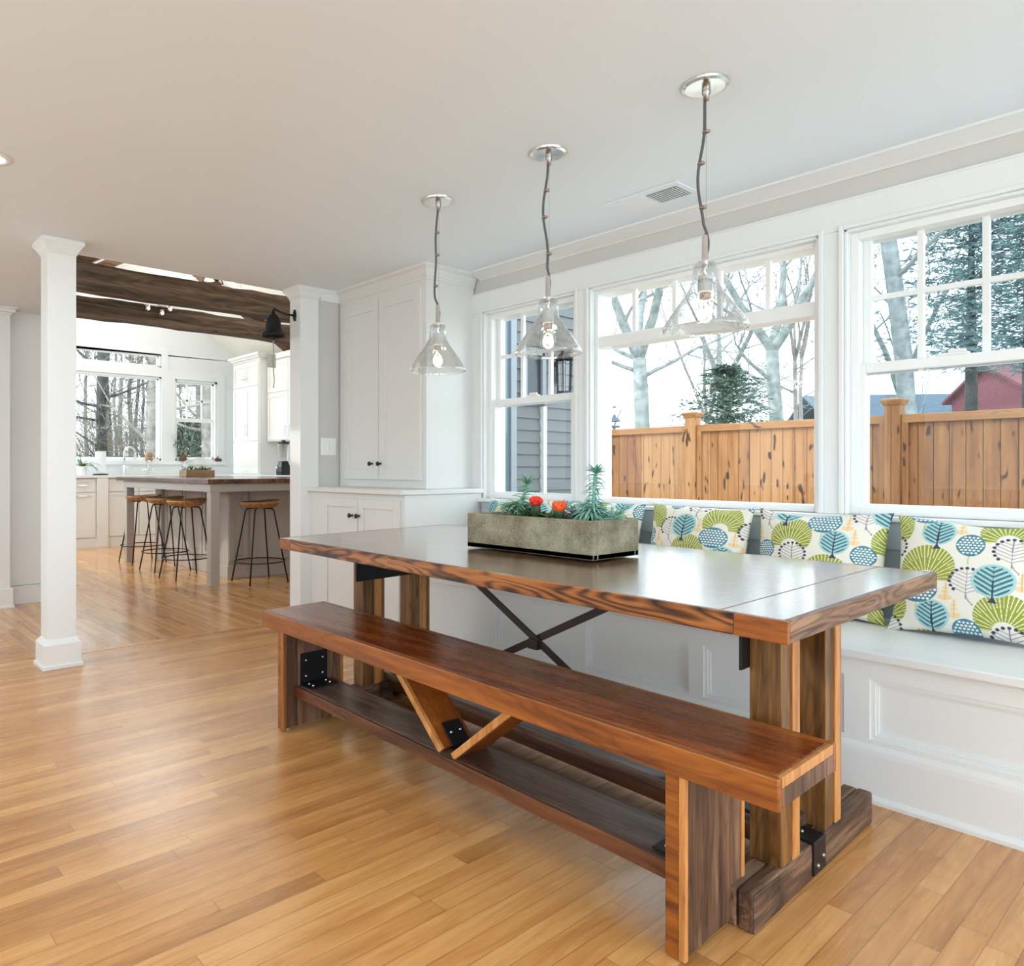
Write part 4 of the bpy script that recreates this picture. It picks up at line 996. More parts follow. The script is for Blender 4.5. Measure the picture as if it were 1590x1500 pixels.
for a, b, kx in ((3.57, 3.90, 3.865), (3.91, 4.24, 3.945)):
    d = dr(a, b, .14, .735, 'door'); knob(fr, kx, .69, M['nickel'], d, .02, .018)
    d = dr(a, b, .745, .915, 'drawer'); knob(fr, kx, .83, M['nickel'], d, .02, .018)
dr(4.26, 4.9, .14, .915, 'door')
m = MB(); m.box(fx, fx + .05, 3.0, 3.145, 0, .93); m.build('corner_post', M['kcab'], r, bevel=.003)
m = MB(); m.box(fx - .03, fx + .012, 1.62, 3.0, 0, .13); m.box(fx - .03, fx + .012, 3.145, 5.0, 0, .13); m.build('plinth', M['kcab'], r)
o = MB().box(KX + .005, fx + .055, 1.62, 5.44, .931, .965).build('countertop', M['stone'], bevel=.003)
tag(o, 'white stone counter under the kitchen windows', 'countertop')
# ---- right hand run
r = thing('base_cabinet', 'white base cabinet run below the upper kitchen cabinets', 'cabinet', (-8, 5.2, 0))
m = MB(); m.box(-10.1, -4.5, 4.93, 5.44, 0, .93); m.build('body', M['kcab'], r)
fr = ((0, 4.93, 0), (1, 0, 0), (0, 0, 1), (0, -1, 0))
for i in range(6):
    m = MB(); shaker(m, fr, -10.05 + i*.6, -9.48 + i*.6, .13, .9); m.build('door', M['kcab'], r)
o = MB().box(-10.1, -4.5, 4.90, 5.44, .931, .965).build('countertop', M['stone'], bevel=.003); tag(o, 'white stone counter below the upper kitchen cabinets', 'countertop')
r = thing('pantry_cabinet', 'tall white kitchen cabinet standing on the counter beside the window', 'cabinet', (-9.8, 5.2, .966))
yf, xa, xb = 5.02, -10.23, -9.41
m = MB(); m.box(xa, xb, yf, 5.44, .9655, 2.66); m.build('body', M['kcab'], r, bevel=.003)
m = MB()
for o_, z0, z1 in ((.015, 2.62, 2.65), (.045, 2.65, 2.68), (.07, 2.68, 2.72)): m.box(xa - o_, xb + o_, yf - o_, 5.44, z0, z1)
m.build('crown', M['kcab'], r, bevel=.004)
fr = ((0, yf, 0), (1, 0, 0), (0, 0, 1), (0, -1, 0)); xm = (xa + xb)/2
for z0, z1, hv in ((2.26, 2.60, 2.31), (1.46, 2.245, 1.56)):
    for a, b, s0 in ((xa + .02, xm - .004, 1), (xm + .004, xb - .02, -1)):
        m = MB(); shaker(m, fr, a, b, z0, z1, th=.018); d = m.build('door', M['kcab'], r)
        pull(fr, xm - s0*.045, hv + .06, .14 if z0 < 2 else .05, M['chrome'], d, .018, vert=z0 < 2)
m = MB(); m.fbox(fr, xa + .02, xb - .02, .985, 1.445, 0, .018); d = m.build('lift_door', M['kcab'], r, bevel=.002); pull(fr, xm, 1.02, .14, M['chrome'], d, .018, vert=False)
r = thing('upper_cabinet', 'white upper kitchen cabinet partly behind the half column', 'cabinet', (-8.6, 5.3, 1.44))
yf = 5.14
m = MB(); m.box(-9.40, -6.6, yf, 5.44, 1.44, 2.60); m.build('body', M['kcab'], r, bevel=.003)
m = MB(); m.box(-9.335, -6.55, yf - .04, 5.44, 2.60, 2.68); m.build('crown', M['kcab'], r, bevel=.004)
fr = ((0, yf, 0), (1, 0, 0), (0, 0, 1), (0, -1, 0))
for a, b, k_ in ((-9.37, -8.80, -1), (-8.79, -8.24, 1), (-8.22, -7.66, -1), (-7.64, -7.08, 1)):
    m = MB(); shaker(m, fr, a, b, 1.46, 2.12, th=.018); d = m.build('door', M['kcab'], r); pull(fr, (b - .05) if k_ < 0 else (a + .05), 1.58, .13, M['chrome'], d, .018)
    m = MB(); shaker(m, fr, a, b, 2.14, 2.58, th=.018); m.build('door', M['kcab'], r)
# blender on the counter
x, y = PD(440, 9.9)
r = thing('blender', 'black blender with clear jug below the upper kitchen cabinet', 'blender', (x, y, .966))
z0 = .9655
m = MB(); m.lathe([(1e-4, 0), (.10, 0), (.105, .05), (.10, .11), (.075, .17), (.07, .19), (1e-4, .19)], (x, y, z0), 4); m.map(lambda a, b, c: (x + (a-x)*.707 - (b-y)*.707, y + (a-x)*.707 + (b-y)*.707, c)); m.build('motor_base', M['blackplastic'], r, bevel=.008)
m = MB(); m.ball((x - .04, y - .075, z0 + .10), .018, n=10, m=6); m.build('dial', M['chrome'], r, smooth=True)
m = MB(); m.lathe([(.055, .192), (.06, .21), (.075, .40), (.078, .42), (.07, .425), (.055, .23)], (x, y, z0), 16); m.build('jug', M['bulbglass'], r, smooth=True)
m = MB(); m.lathe([(1e-4, .421), (.08, .421), (.08, .45), (.03, .455), (.03, .475), (1e-4, .475)], (x, y, z0), 16); m.build('lid', M['blackplastic'], r, smooth=False)
# sink taps
def at_ct(u, xx):
    rr_ = (u - CX)/F_PX; dx = -(rr_*AV[0] + AV[1]); dy = rr_*BV[0] + BV[1]; t = xx/dx; return (xx, dy*t)
CT = .9655
x, y = at_ct(202, -10.55)
r = thing('kitchen_tap', 'tall chrome gooseneck tap in front of the picture window', 'tap', (x, y, CT))
pts = [(x, y - .08, CT), (x, y - .08, CT + .30)] + [(x, y - .08*math.cos(t), CT + .30 + .09*math.sin(t)) for t in [PI*i/10 for i in range(1, 11)]] + [(x, y + .08, CT + .22)]
m = MB(); m.tube(pts, .014, 8); m.build('spout', M['chrome'], r, smooth=True)
m = MB(); m.lathe([(1e-4,0),(.026, 0), (.026, .04), (.018, .05), (.018, .14), (1e-4, .14)], (x, y - .08, CT), 14); m.build('base', M['chrome'], r, smooth=True)
m = MB(); m.tube([(x, y - .08, CT + .10), (x, y + .02, CT + .11)], .009, 7); m.build('lever', M['chrome'], r, smooth=True)
x, y = at_ct(230, -10.55)
r = thing('water_dispenser', 'small chrome side tap beside the gooseneck tap', 'tap', (x, y, CT))
m = MB(); m.tube([(x, y, CT), (x, y, CT + .16), (x + .02, y, CT + .20), (x + .07, y, CT + .20), (x + .08, y, CT + .16)], .012, 8); m.build('spout', M['chrome'], r, smooth=True)
m = MB(); m.tube([(x, y - .07, CT + .07), (x, y + .07, CT + .07)], .012, 7); m.ball((x, y - .07, CT + .07), .018, n=8, m=5); m.ball((x, y + .07, CT + .07), .018, n=8, m=5); m.build('handle', M['chrome'], r, smooth=True)
x, y = at_ct(231, -10.70)
r = thing('mug', 'tan patterned mug on the kitchen window sill', 'mug', (x, y, CT + .15))
m = MB(); m.lathe([(1e-4, 0), (.05, 0), (.055, .12), (.05, .12), (.045, .01), (1e-4, .01)], (x, y, zb - .01), 16); m.build('cup', M['woodbox'], r, smooth=False)
m = MB(); m.tube([(x, y + .052, zb + .02), (x, y + .085, zb + .03), (x, y + .085, zb + .07), (x, y + .054, zb + .085)], .007, 6); m.build('handle', M['woodbox'], r, smooth=True)
# paper towel roll
x, y = at_ct(156, -10.40)
r = thing('paper_towel_roll', 'white paper towel roll on a black holder beside the sink', 'paper towel', (x, y, CT))
m = MB(); m.lathe([(1e-4, 0), (.10, 0), (.10, .018), (1e-4, .02)], (x, y, CT), 20); m.tube([(x, y, CT + .01), (x, y, CT + .36)], .008, 8); m.build('holder', M['blackplastic'], r, smooth=False)
m = MB(); m.lathe([(.02, .022), (.072, .022), (.072, .325), (.02, .325)], (x, y, CT), 24); m.build('roll', M['towel'], r, smooth=False)
# orchid
x, y = at_ct(127, -10.32)
r = thing('orchid', 'potted orchid with drooping green leaves at the end of the sink counter', 'plant', (x, y, CT))
m = MB(); m.lathe([(1e-4, 0), (.055, 0), (.072, .12), (.066, .12), (.05, .01), (1e-4, .08)], (x, y, CT), 18); m.build('pot', M['porcelain'], r, smooth=False)
m = MB()
for az, el, L, cu in ((1.4, 1.1, .34, -2.2), (1.75, .9, .26, -2.0), (-1.6, 1.0, .3, -1.8), (.4, 1.0, .25, -1.6), (3.2, 1.2, .25, -1.2), (1.1, 1.4, .16, -1.0)): blade(m, (x, y, CT + .10), az, el, L, .062, cu, 8, 0, .08)
m.build('leaf_blades', M['orchidleaf'], r, smooth=True)
m = MB(); m.tube([(x, y, CT + .1), (x + .01, y - .03, CT + .3), (x, y - .01, CT + .42), (x, y + .12, CT + .50), (x, y + .18, CT + .49)], .005, 6); m.build('flower_stem', M['twig'], r, smooth=True)
# bulb vase, garlic, terrarium
x, y = at_ct(284, -10.70)
r = thing('forced_bulb', 'brown bulb sprouting feathery leaves on the kitchen sill', 'plant', (x, y, zb))
m = MB(); m.lathe([(1e-4, 0), (.05, .005), (.062, .03), (.05, .07), (.022, .11), (.015, .14), (1e-4, .14)], (x, y, zb - .01), 14); m.build('bulb', M['terra'], r, smooth=True)
m = MB(); rr = random.Random(8)
for i in range(60): 
    p = (x + .02, y + rr.uniform(-.16, .22), zb + .16 + rr.uniform(0, .22)); blade(m, p, rr.uniform(0, 6.3), rr.uniform(-.4, .8), .10, .018, -.6, 4, 0, .1)
m.build('leaf_blades', M['dkleaf'], r, smooth=True)
m = MB(); m.tube([(x, y, zb + .12), (x + .01, y + .02, zb + .2), (x + .01, y + .06, zb + .28)], .007, 6); m.tube([(x, y, zb + .14), (x + .01, y - .06, zb + .26)], .006, 6); m.build('stem', M['twig'], r)
x, y = at_ct(337, -10.70)
o = MB(); o.ball((x, y, zb + .02), .035, .04, .032, 12, 8); o.ball((x, y + .05, zb + .012), .028, .03, .022, 10, 7); o.tube([(x, y, zb + .04), (x, y + .02, zb + .08)], .006, 6)
tag(o.build('shallot', M['terra'], smooth=True), 'small reddish bulb on the sill of the narrow kitchen window', 'vegetable')
x, y = PD(306, 8.35)
r = thing('terrarium', 'wooden box of succulents under a glass cloche on the island', 'planter', (x, y, .9625))
z0 = .9625; a = .0
m = MB(); m.box(x - .10, x + .10, y - .17, y + .17, z0, z0 + .075); m.build('box', M['woodbox'], r, bevel=.003)
m = MB(); rr = random.Random(21)
for i in range(46): blade(m, (x + rr.uniform(-.08, .08), y + rr.uniform(-.15, .15), z0 + .07), rr.uniform(0, 6.3), rr.uniform(.4, 1.4), .075, .022, -.7, 4)
m.build('succulents', M['dkleaf'], r, smooth=True)
m = MB(); m.lathe([(.135, 0), (.132, .05), (.11, .11), (.06, .145), (1e-4, .155)], (x, y, z0 + .075), 24); m.map(lambda q, w_, z: (x + (q-x)*.72, y + (w_-y)*1.22, z)); m.build('cloche', M['bulbglass'], r, smooth=True)
# chandelier high in the vault
x, y = PD(336, 8.6); zc = ZD(437, 8.6)
r = thing('chandelier', 'dark armed chandelier with white shades, just visible above the first beam', 'chandelier', (x, y, zc))
m = MB(); m.tube([(x, y, zc + .05), (x, y, RIDGE - .05)], .012, 8); m.ball((x, y, zc + .05), .04, .04, .06, 12, 8); m.build('stem', M['black'], r, smooth=True)
for i in range(6):
    a = i*PI/3 + .3; c, s_ = math.cos(a), math.sin(a)
    m = MB(); m.tube([(x, y, zc + .06), (x + c*.12, y + s_*.12, zc + .09), (x + c*.22, y + s_*.22, zc + .05), (x + c*.26, y + s_*.26, zc + .02)], .008, 6); m.build('arm', M['black'], r, smooth=True)
    m = MB(); m.lathe([(.02, .02), (.03, .0), (.055, -.05), (.06, -.06)], (x + c*.26, y + s_*.26, zc), 14); sh = m.build('shade', M['towel'], r, smooth=True)
    m = MB(); m.ball((x + c*.26, y + s_*.26, zc - .03), .022, n=8, m=6); m.build('bulb', M['lens'], sh)
x, y = -6.19, 2.16
r = thing('spotlight_bar', 'small chrome spotlight bar on the second barn beam', 'ceiling light', (-6.2, y, 2.46))
yb = at_ct(252, -6.2)[1]
m = MB(); m.tube([(-6.20, yb - .16, 2.452), (-6.20, yb + .12, 2.452)], .006, 6); m.box(-6.23, -6.17, yb - .03, yb + .03, 2.452, 2.475); m.build('rail', M['chrome'], r)
for dy, dz in ((-.13, -.03), (-.01, -.055), (.06, -.01)):
    m = MB(); m.lathe([(1e-4, .03), (.016, .028), (.026, -.02), (.022, -.02), (1e-4, -.01)], (-6.185, yb + dy, 2.452 + dz), 12); h_ = m.build('spot_head', M['nickel'], r, smooth=True)
    m = MB(); m.ball((-6.172, yb + dy, 2.445 + dz), .014, n=8, m=6); m.build('bulb', M['lens'], h_)
# ================================================================ OUTSIDE
GZ = -.5
m = MB(); m.box(-60, 60, 3.43, 90, GZ - .1, GZ); m.box(-60, -10.92, -60, 3.43, GZ - .1, GZ - .001); m.box(-10.92, 60, -60, -12, GZ - .1, GZ - .001)
struct(m.build('ground', M['grass']), 'lawn outside the house, made pale to bounce daylight indoors', 'ground')
m = MB(); m.box(-10.9, 14, -12, -1.95, -.2, -.1); m.box(1.75, 14, -1.95, 3.4, -.2, -.1)  # unseen pale slab added to reflect daylight up to the ceiling
struct(m.build('bounce_floor', M['stone']), 'pale stone terrace added out of view to bounce daylight onto the ceiling', 'reflector')
# kitchen wing clad in clapboard (exterior face of the kitchen wall)
r = thing('house_wing', 'grey clapboard house wing seen through the window beside the tall cabinet', 'house', (-4.2, 5, GZ)); r['kind'] = 'structure'
m = MB(); sx = -4.205; z = GZ; YS = 5.78
while z < 3.3:
    m.add([(sx + .016, 3.43, z), (sx + .016, YS, z), (sx + .003, YS, z + .105), (sx + .003, 3.43, z + .105), (sx - .01, 3.43, z), (sx - .01, YS, z), (sx - .01, YS, z + .105), (sx - .01, 3.43, z + .105)], [(0,1,2,3), (0,4,5,1), (1,5,6,2), (4,0,3,7)]); z += .105
m.build('clapboards', M['siding'], r)
m = MB()
for a, b, th in ((4.10, 4.18, .05), (4.33, 4.36, .04), (4.47, 4.50, .04), (4.56, 4.63, .05)): m.box(sx, sx + th, a, b, GZ, 3.2)
m.build('door_casing', M['outtrim'], r)
m = MB(); m.box(sx, sx + .028, 4.18, 4.56, GZ, 3.2); m.build('door_pane', M['outglass'], r)
def wy(u): # y on the siding plane
    k_ = (u - CX)/F_PX; dx = -(k_*AV[0] + AV[1]); dy = k_*BV[0] + BV[1]; return dy*sx/dx
def wz(u, v):
    k_ = (u - CX)/F_PX; dx = -(k_*AV[0] + AV[1]); return HC + (HY - v)/F_PX*sx/dx
y0, y1 = wy(813), wy(840); zt = wz(826, 552); zb2 = wz(826, 617)
m = MB(); m.box(sx, sx + .045, y0 - .05, y0, zb2 - .06, zt + .06); m.box(sx, sx + .045, y1 - .03, y1 + .02, zb2 - .06, zt + .06); m.box(sx, sx + .045, y0, y1, zt, zt + .06); m.box(sx, sx + .045, y0, y1, zb2 - .06, zb2); m.build('small_window_frame', M['outtrim'], r)
m = MB(); m.box(sx, sx + .02, y0, y1 - .03, zb2, zt); m.build('small_window_pane', M['darkpane'], r)
m = MB(); yy = wy(840); m.box(sx, sx + .05, yy - .02, yy + .02, GZ, wz(840, 632)); m.build('downspout', M['pale_grey'], r)
yy = wy(858); za, zb3 = wz(858, 548), wz(858, 613)
r = thing('wall_lantern', 'black lantern on the grey clapboard wall outside', 'lantern', (sx + .12, yy, zb3))
m = MB(); m.lathe([(1e-4, 0), (.07, 0), (.07, .02), (1e-4, .02)], (sx + .13, yy, zb3), 6); m.lathe([(.085, -.05), (.09, -.035), (.05, -.01), (.02, .03), (1e-4, .03)], (sx + .13, yy, za - .03), 6)
for t in range(6): m.tube([(sx + .13 + .06*math.cos(t*PI/3), yy + .06*math.sin(t*PI/3), zb3 + .02), (sx + .13 + .07*math.cos(t*PI/3), yy + .07*math.sin(t*PI/3), za - .08)], .006, 5)
m.build('cage', M['black'], r)
m = MB(); m.box(sx, sx + .02, yy - .05, yy + .05, zb3 + .1, zb3 + .3); m.tube([(sx + .02, yy, zb3 + .25), (sx + .08, yy, za - .03), (sx + .13, yy, za - .01)], .01, 6); m.build('bracket', M['black'], r)
m = MB(); m.lathe([(.05, .02), (.06, za - zb3 - .09)], (sx + .13, yy, zb3), 6); m.build('glass', M['bulbglass'], r)
# ---- cedar fence along a slightly turned line
P1 = Vector(PD(1390, 7.4)); P2 = Vector(PD(1077, 9.2)); fd = (P2 - P1).normalized(); fn = Vector((-fd.y, fd.x))
if fn.y > 0: fn = -fn          # fn points to the house
SP = (P2 - P1).length; ZF = 1.60
r = thing('fence', 'tall new cedar board fence with capped posts beyond the windows', 'fence', (P1.x, P1.y, GZ))
def fp(s_, n, z): q = P1 + fd*s_ + fn*n; return (q.x, q.y, z)
def fb(name, s0, s1, n0, n1, z0, z1, mat, bevel=.006):
    m = MB(); m.hexa([fp(s0, n0, z0), fp(s1, n0, z0), fp(s1, n1, z0), fp(s0, n1, z0)], [fp(s0, n0, z1), fp(s1, n0, z1), fp(s1, n1, z1), fp(s0, n1, z1)])
    return m.build(name, mat, r, bevel=bevel)
rr = random.Random(2)
for k_ in range(-2, 4):
    s0 = SP*k_
    p_ = fb('post', s0 - .07, s0 + .07, -.05, .09, GZ, ZF + .10, M['cedar'])
    m = MB(); q = [(-.10, ZF + .10), (.10, ZF + .10)]
    def cap(o0, z0, o1, z1): m.hexa([fp(s0 - o0, -.05 - o0 + .07, z0), fp(s0 + o0, -.05 - o0 + .07, z0), fp(s0 + o0, .02 + o0, z0), fp(s0 - o0, .02 + o0, z0)], [fp(s0 - o1, .02 - o1, z1), fp(s0 + o1, .02 - o1, z1), fp(s0 + o1, .02 + o1, z1), fp(s0 - o1, .02 + o1, z1)])
    cap(.075, ZF + .095, .10, ZF + .14); cap(.10, ZF + .14, .10, ZF + .155); cap(.10, ZF + .155, .03, ZF + .175)
    m.build('post_cap', M['cedarrail'], p_, bevel=.003)
    if k_ == 3: break
    a, b = s0 + .07, s0 + SP - .07
    fb('top_rail', a, b, -.005, .05, ZF - .085, ZF, M['cedarrail']); fb('bottom_rail', a, b, -.005, .05, GZ + .05, GZ + .17, M['cedarrail'])
    nb = 16; w = (b - a)/nb
    for i in range(nb):
        o = rr.uniform(0, .006); fb('board', a + i*w + .002, a + (i+1)*w - .002, -.02 + o, .01 + o, GZ + .1, ZF - .05, M['cedar'], .004)
    fb('side_trim', a, a + .06, .01, .05, GZ + .1, ZF - .08, M['cedar'], .004); fb('side_trim', b - .06, b, .01, .05, GZ + .1, ZF - .08, M['cedar'], .004)
# ---- bare trees
def branchy(m, p, d, L, r0, rr, depth, up=.15, spread=.55, n=6, minr=.006, mi=0):
    pts = [Vector(p)]; rs = [r0]; d = Vector(d).normalized(); steps = 5
    for i in range(steps):
        d = (d + Vector((rr.uniform(-1, 1), rr.uniform(-1, 1), rr.uniform(-.5, .5)))*.13 + Vector((0, 0, up*.25))).normalized()
        pts.append(pts[-1] + d*L/steps); rs.append(r0*(1 - .42*(i+1)/steps))
    m.tube(pts, rs, max(3, n), cap=False, mi=mi)
    if depth <= 0: return
    kids = 2 if depth > 3 else rr.choice((2, 3, 3))
    for k_ in range(kids):
        a = rr.uniform(0, 2*PI); perp = d.orthogonal().normalized(); perp = Matrix.Rotation(a, 3, d) @ perp
        nd = (d*rr.uniform(.7, 1.0) + perp*rr.uniform(.6, 1.2)*spread*1.3 + Vector((0, 0, up))).normalized()
        branchy(m, pts[-1], nd, L*rr.uniform(.62, .85), max(minr, rs[-1]*rr.uniform(.6, .85)), rr, depth - 1, up, spread, n - 1, minr)
    for k_ in range(rr.choice((0, 1, 1, 2)) if depth < 5 else 1):
        i = rr.randint(2, 4); a = rr.uniform(0, 2*PI); perp = Matrix.Rotation(a, 3, d) @ d.orthogonal().normalized()
        branchy(m, pts[i], (d*.4 + perp*.9 + Vector((0, 0, .25))).normalized(), L*rr.uniform(.4, .6), max(minr, rs[i]*.42), rr, depth - 2, up, spread, n - 2, minr)
def tree(u, D, trunk_h, r0, seed, label, mat='bark', depth=6, lean=0, L=None, spread=.55, up=.15, minr=.008):
    x, y = PD(u, D); rr = random.Random(seed)
    r = thing('bare_tree', label, 'tree', (x, y, GZ))
    rd = Vector((AV[0]*-1, BV[0])) # picture-right in room
    m = MB(); top = Vector((x + rd.x*lean, y + rd.y*lean, GZ + trunk_h))
    pts = [Vector((x, y, GZ - .1)).lerp(top, t) + Vector((math.sin(t*5 + seed)*.06, math.cos(t*4)*.06, 0))*(t*(1-t)*4) for t in (0, .15, .35, .6, .8, 1)]
    m.tube(pts, [r0*1.25, r0*1.05, r0, r0*.95, r0*.9, r0*.85], 10); m.build('trunk', M[mat], r, smooth=True)
    m = MB(); L = L or trunk_h*.5
    base = pts[-1]
    for k_ in range(3):
        a = k_*2.1 + rr.uniform(-.4, .4)
        branchy(m, base, (math.cos(a)*.55*spread*2, math.sin(a)*.55*spread*2, 1), L*rr.uniform(.8, 1.1), r0*rr.uniform(.6, .74), rr, depth, up, spread, 7, minr)
    for k_ in range(3):
        q = pts[3].lerp(pts[5], rr.random()); a = rr.uniform(0, 2*PI); branchy(m, q, (math.cos(a), math.sin(a), .45), L*.6, r0*.32, rr, depth - 2, up, spread, 6, minr)
    m.build('branches', M[mat], r, smooth=True); return r
tree(1018, 15.5, 3.9, .17, 21, 'bare grey tree with thick forked trunk at the left of the wide window', lean=-.35, L=2.2)
tree(1212, 17, 4.3, .165, 5, 'bare grey tree with thick trunk at the right of the wide window', lean=-.2, L=2.6)
tree(1142, 22, 4.0, .15, 9, 'bare tree behind the round evergreen, forked above it', lean=-.4, L=2.4)
tree(1098, 26, 3.2, .09, 13, 'slender bare tree left of the round evergreen', 'bark2', 5, L=3.4, spread=.3)
tree(1234, 20, 4.5, .06, 17, 'pair-like slim bare tree right of the thick trunk', 'bark2', 4, L=2.5, spread=.25)
tree(1245, 23, 5.0, .06, 19, 'thin bare sapling at the right casing of the wide window', 'bark2', 4, L=2.5, spread=.25)
tree(1436, 13.5, 6.3, .15, 23, 'bare tree leaning left before the tall evergreens', lean=-.75, L=2.6)
tree(1392, 19, 3.6, .11, 29, 'slender forked bare tree seen in the far lights of the near window', lean=.1, L=2.6, spread=.4)
tree(940, 30, 2.2, .07, 31, 'distant bare shrub tree beside the bird feeder', 'bark2', 5, L=2.4)
# ---- evergreens
def evergreen(u, D, h, rad, seed, label, mat, dens=1.0, z0=GZ, conic=1.0, frond=.5, zlo=.25):
    x, y = PD(u, D); rr = random.Random(seed); r = thing('evergreen_tree', label, 'tree', (x, y, GZ))
    m = MB(); m.tube([(x, y, GZ - .1), (x, y, GZ + h*.5), (x, y, GZ + h*.97)], [h*.016 + .02, h*.011 + .01, .008], 8); m.build('trunk', M['darkbark'], r, smooth=True)
    m = MB(); nl = int(h*7*dens)
    for i in range(nl):
        t = (i + rr.random())/nl; z = GZ + zlo + (h - .05 - zlo)*t; R = rad*((1 - t)**.75*conic + (1 - conic)*(1 - t**2.2)**.6) + .05
        for k_ in range(9 if conic > .5 else 13):
            a = rr.uniform(0, 2*PI); Rl = R*rr.uniform(.65, 1.08); n_ = 5; droop = rr.uniform(.05, .35)
            p = Vector((x, y, z))
            for j in range(1, n_ + 1):
                tt = j/n_; q = Vector((x + math.cos(a)*Rl*tt, y + math.sin(a)*Rl*tt, z + Rl*(.28*tt - droop*tt*tt) ))
                for s_ in range(5):
                    aa = a + rr.uniform(-1.1, 1.1); ln = frond*rr.uniform(.12, .26); w = ln*.085; el = rr.uniform(-.5, .5)
                    dd = Vector((math.cos(aa)*math.cos(el), math.sin(aa)*math.cos(el), math.sin(el))); sd = dd.orthogonal().normalized()*w
                    sd = Matrix.Rotation(rr.uniform(0, PI), 3, dd) @ sd; b0 = p.lerp(q, rr.random())
                    m.add([b0, b0 + dd*ln*.5 + sd, b0 + dd*ln, b0 + dd*ln*.5 - sd], [(0,1,2,3)])
                p = q
    m.build('foliage', M[mat], r); return r
evergreen(1128, 13, 3.45, 1.45, 41, 'round bushy evergreen just beyond the fence in the wide window', 'spruce2', 2.6, conic=.35, frond=.55)
evergreen(1508, 15, 8.2, 2.1, 43, 'tall open blue green spruce in the near window', 'spruce', .9, frond=.8, zlo=3.6)
evergreen(1600, 13.5, 9.0, 2.0, 47, 'dense blue green spruce cut by the photo edge', 'spruce', 1.4, frond=.8, zlo=3.3)
evergreen(1462, 17, 2.6, 1.3, 53, 'low dark evergreen before the red barn', 'spruce2', 1.6, conic=.5, frond=.7)
# ---- barn, far roof, bird feeder
x, y = PD(1705, 23); r = thing('barn', 'dark red barn beyond the fence in the near window', 'barn', (x, y, GZ))
def rot(cx_, cy_, a):
    c, s_ = math.cos(a), math.sin(a)
    return lambda px, py, pz: (cx_ + px*c - py*s_, cy_ + px*s_ + py*c, pz)
R_ = rot(x, y, .70)
zt = ZD(600, 23)
m = MB(); m.box(-1.9, 4, 0, 4.5, GZ, zt); m.prism([(0, zt), (4.5, zt), (2.25, zt + 1.0)], lambda p, a: (a, p[0], p[1]), -1.9, 4); m.map(R_); m.build('walls', M['barn'], r)
m = MB(); m.hexa([(-2.1, -.3, zt - .15), (4.2, -.3, zt - .15), (4.2, 2.25, zt + 1.0), (-2.1, 2.25, zt + 1.0)], [(-2.1, -.3, zt - .05), (4.2, -.3, zt - .05), (4.2, 2.25, zt + 1.1), (-2.1, 2.25, zt + 1.1)]); m.hexa([(-2.1, 4.8, zt - .15), (4.2, 4.8, zt - .15), (4.2, 2.25, zt + 1.0), (-2.1, 2.25, zt + 1.0)], [(-2.1, 4.8, zt - .05), (4.2, 4.8, zt - .05), (4.2, 2.25, zt + 1.1), (-2.1, 2.25, zt + 1.1)]); m.map(R_); m.build('roof', M['barn'], r)
m = MB(); m.box(-1.2, -.5, -.04, .0, zt - .9, zt - .35); m.map(R_); m.build('window', M['white'], r)
x, y = PD(1420, 30); r = thing('outbuilding', 'long low blue grey roof behind the fence in the near window', 'outbuilding', (x, y, GZ))
R_ = rot(x, y, .72); za, zb_ = ZD(655, 30), ZD(607, 30)
m = MB(); m.box(-3.2, 4.2, 0, 5, GZ, za); m.map(R_); m.build('walls', M['siding'], r)
m = MB(); m.hexa([(-3.4, -.4, za - .1), (4.4, -.4, za - .1), (4.4, 2.5, zb_), (-3.4, 2.5, zb_)], [(-3.4, -.4, za), (4.4, -.4, za), (4.4, 2.5, zb_ + .1), (-3.4, 2.5, zb_ + .1)]); m.hexa([(-3.4, 5.4, za - .1), (4.4, 5.4, za - .1), (4.4, 2.5, zb_), (-3.4, 2.5, zb_)], [(-3.4, 5.4, za), (4.4, 5.4, za), (4.4, 2.5, zb_ + .1), (-3.4, 2.5, zb_ + .1)]); m.map(R_); m.build('roof', M['slate'], r)
x, y = PD(954, 12); zf = ZD(664, 12)
r = thing('bird_feeder', 'small roofed bird feeder just above the fence in the wide window', 'bird feeder', (x, y, GZ))
m = MB(); m.tube([(x, y, GZ), (x, y, zf)], .02, 6); m.build('pole', M['bark2'], r)
m = MB(); m.lathe([(1e-4, 0), (.09, 0), (.09, .03), (1e-4, .03)], (x, y, zf), 12); m.build('tray', M['slate'], r)
m = MB(); m.lathe([(.115, .10), (.08, .13), (.035, .17), (.012, .22), (1e-4, .22)], (x, y, zf), 14); m.tube([(x, y, zf), (x, y, zf + .3)], .006, 5); m.ball((x, y, zf + .34), .04, .04, .014, 10, 5); m.build('roof', M['slate'], r)
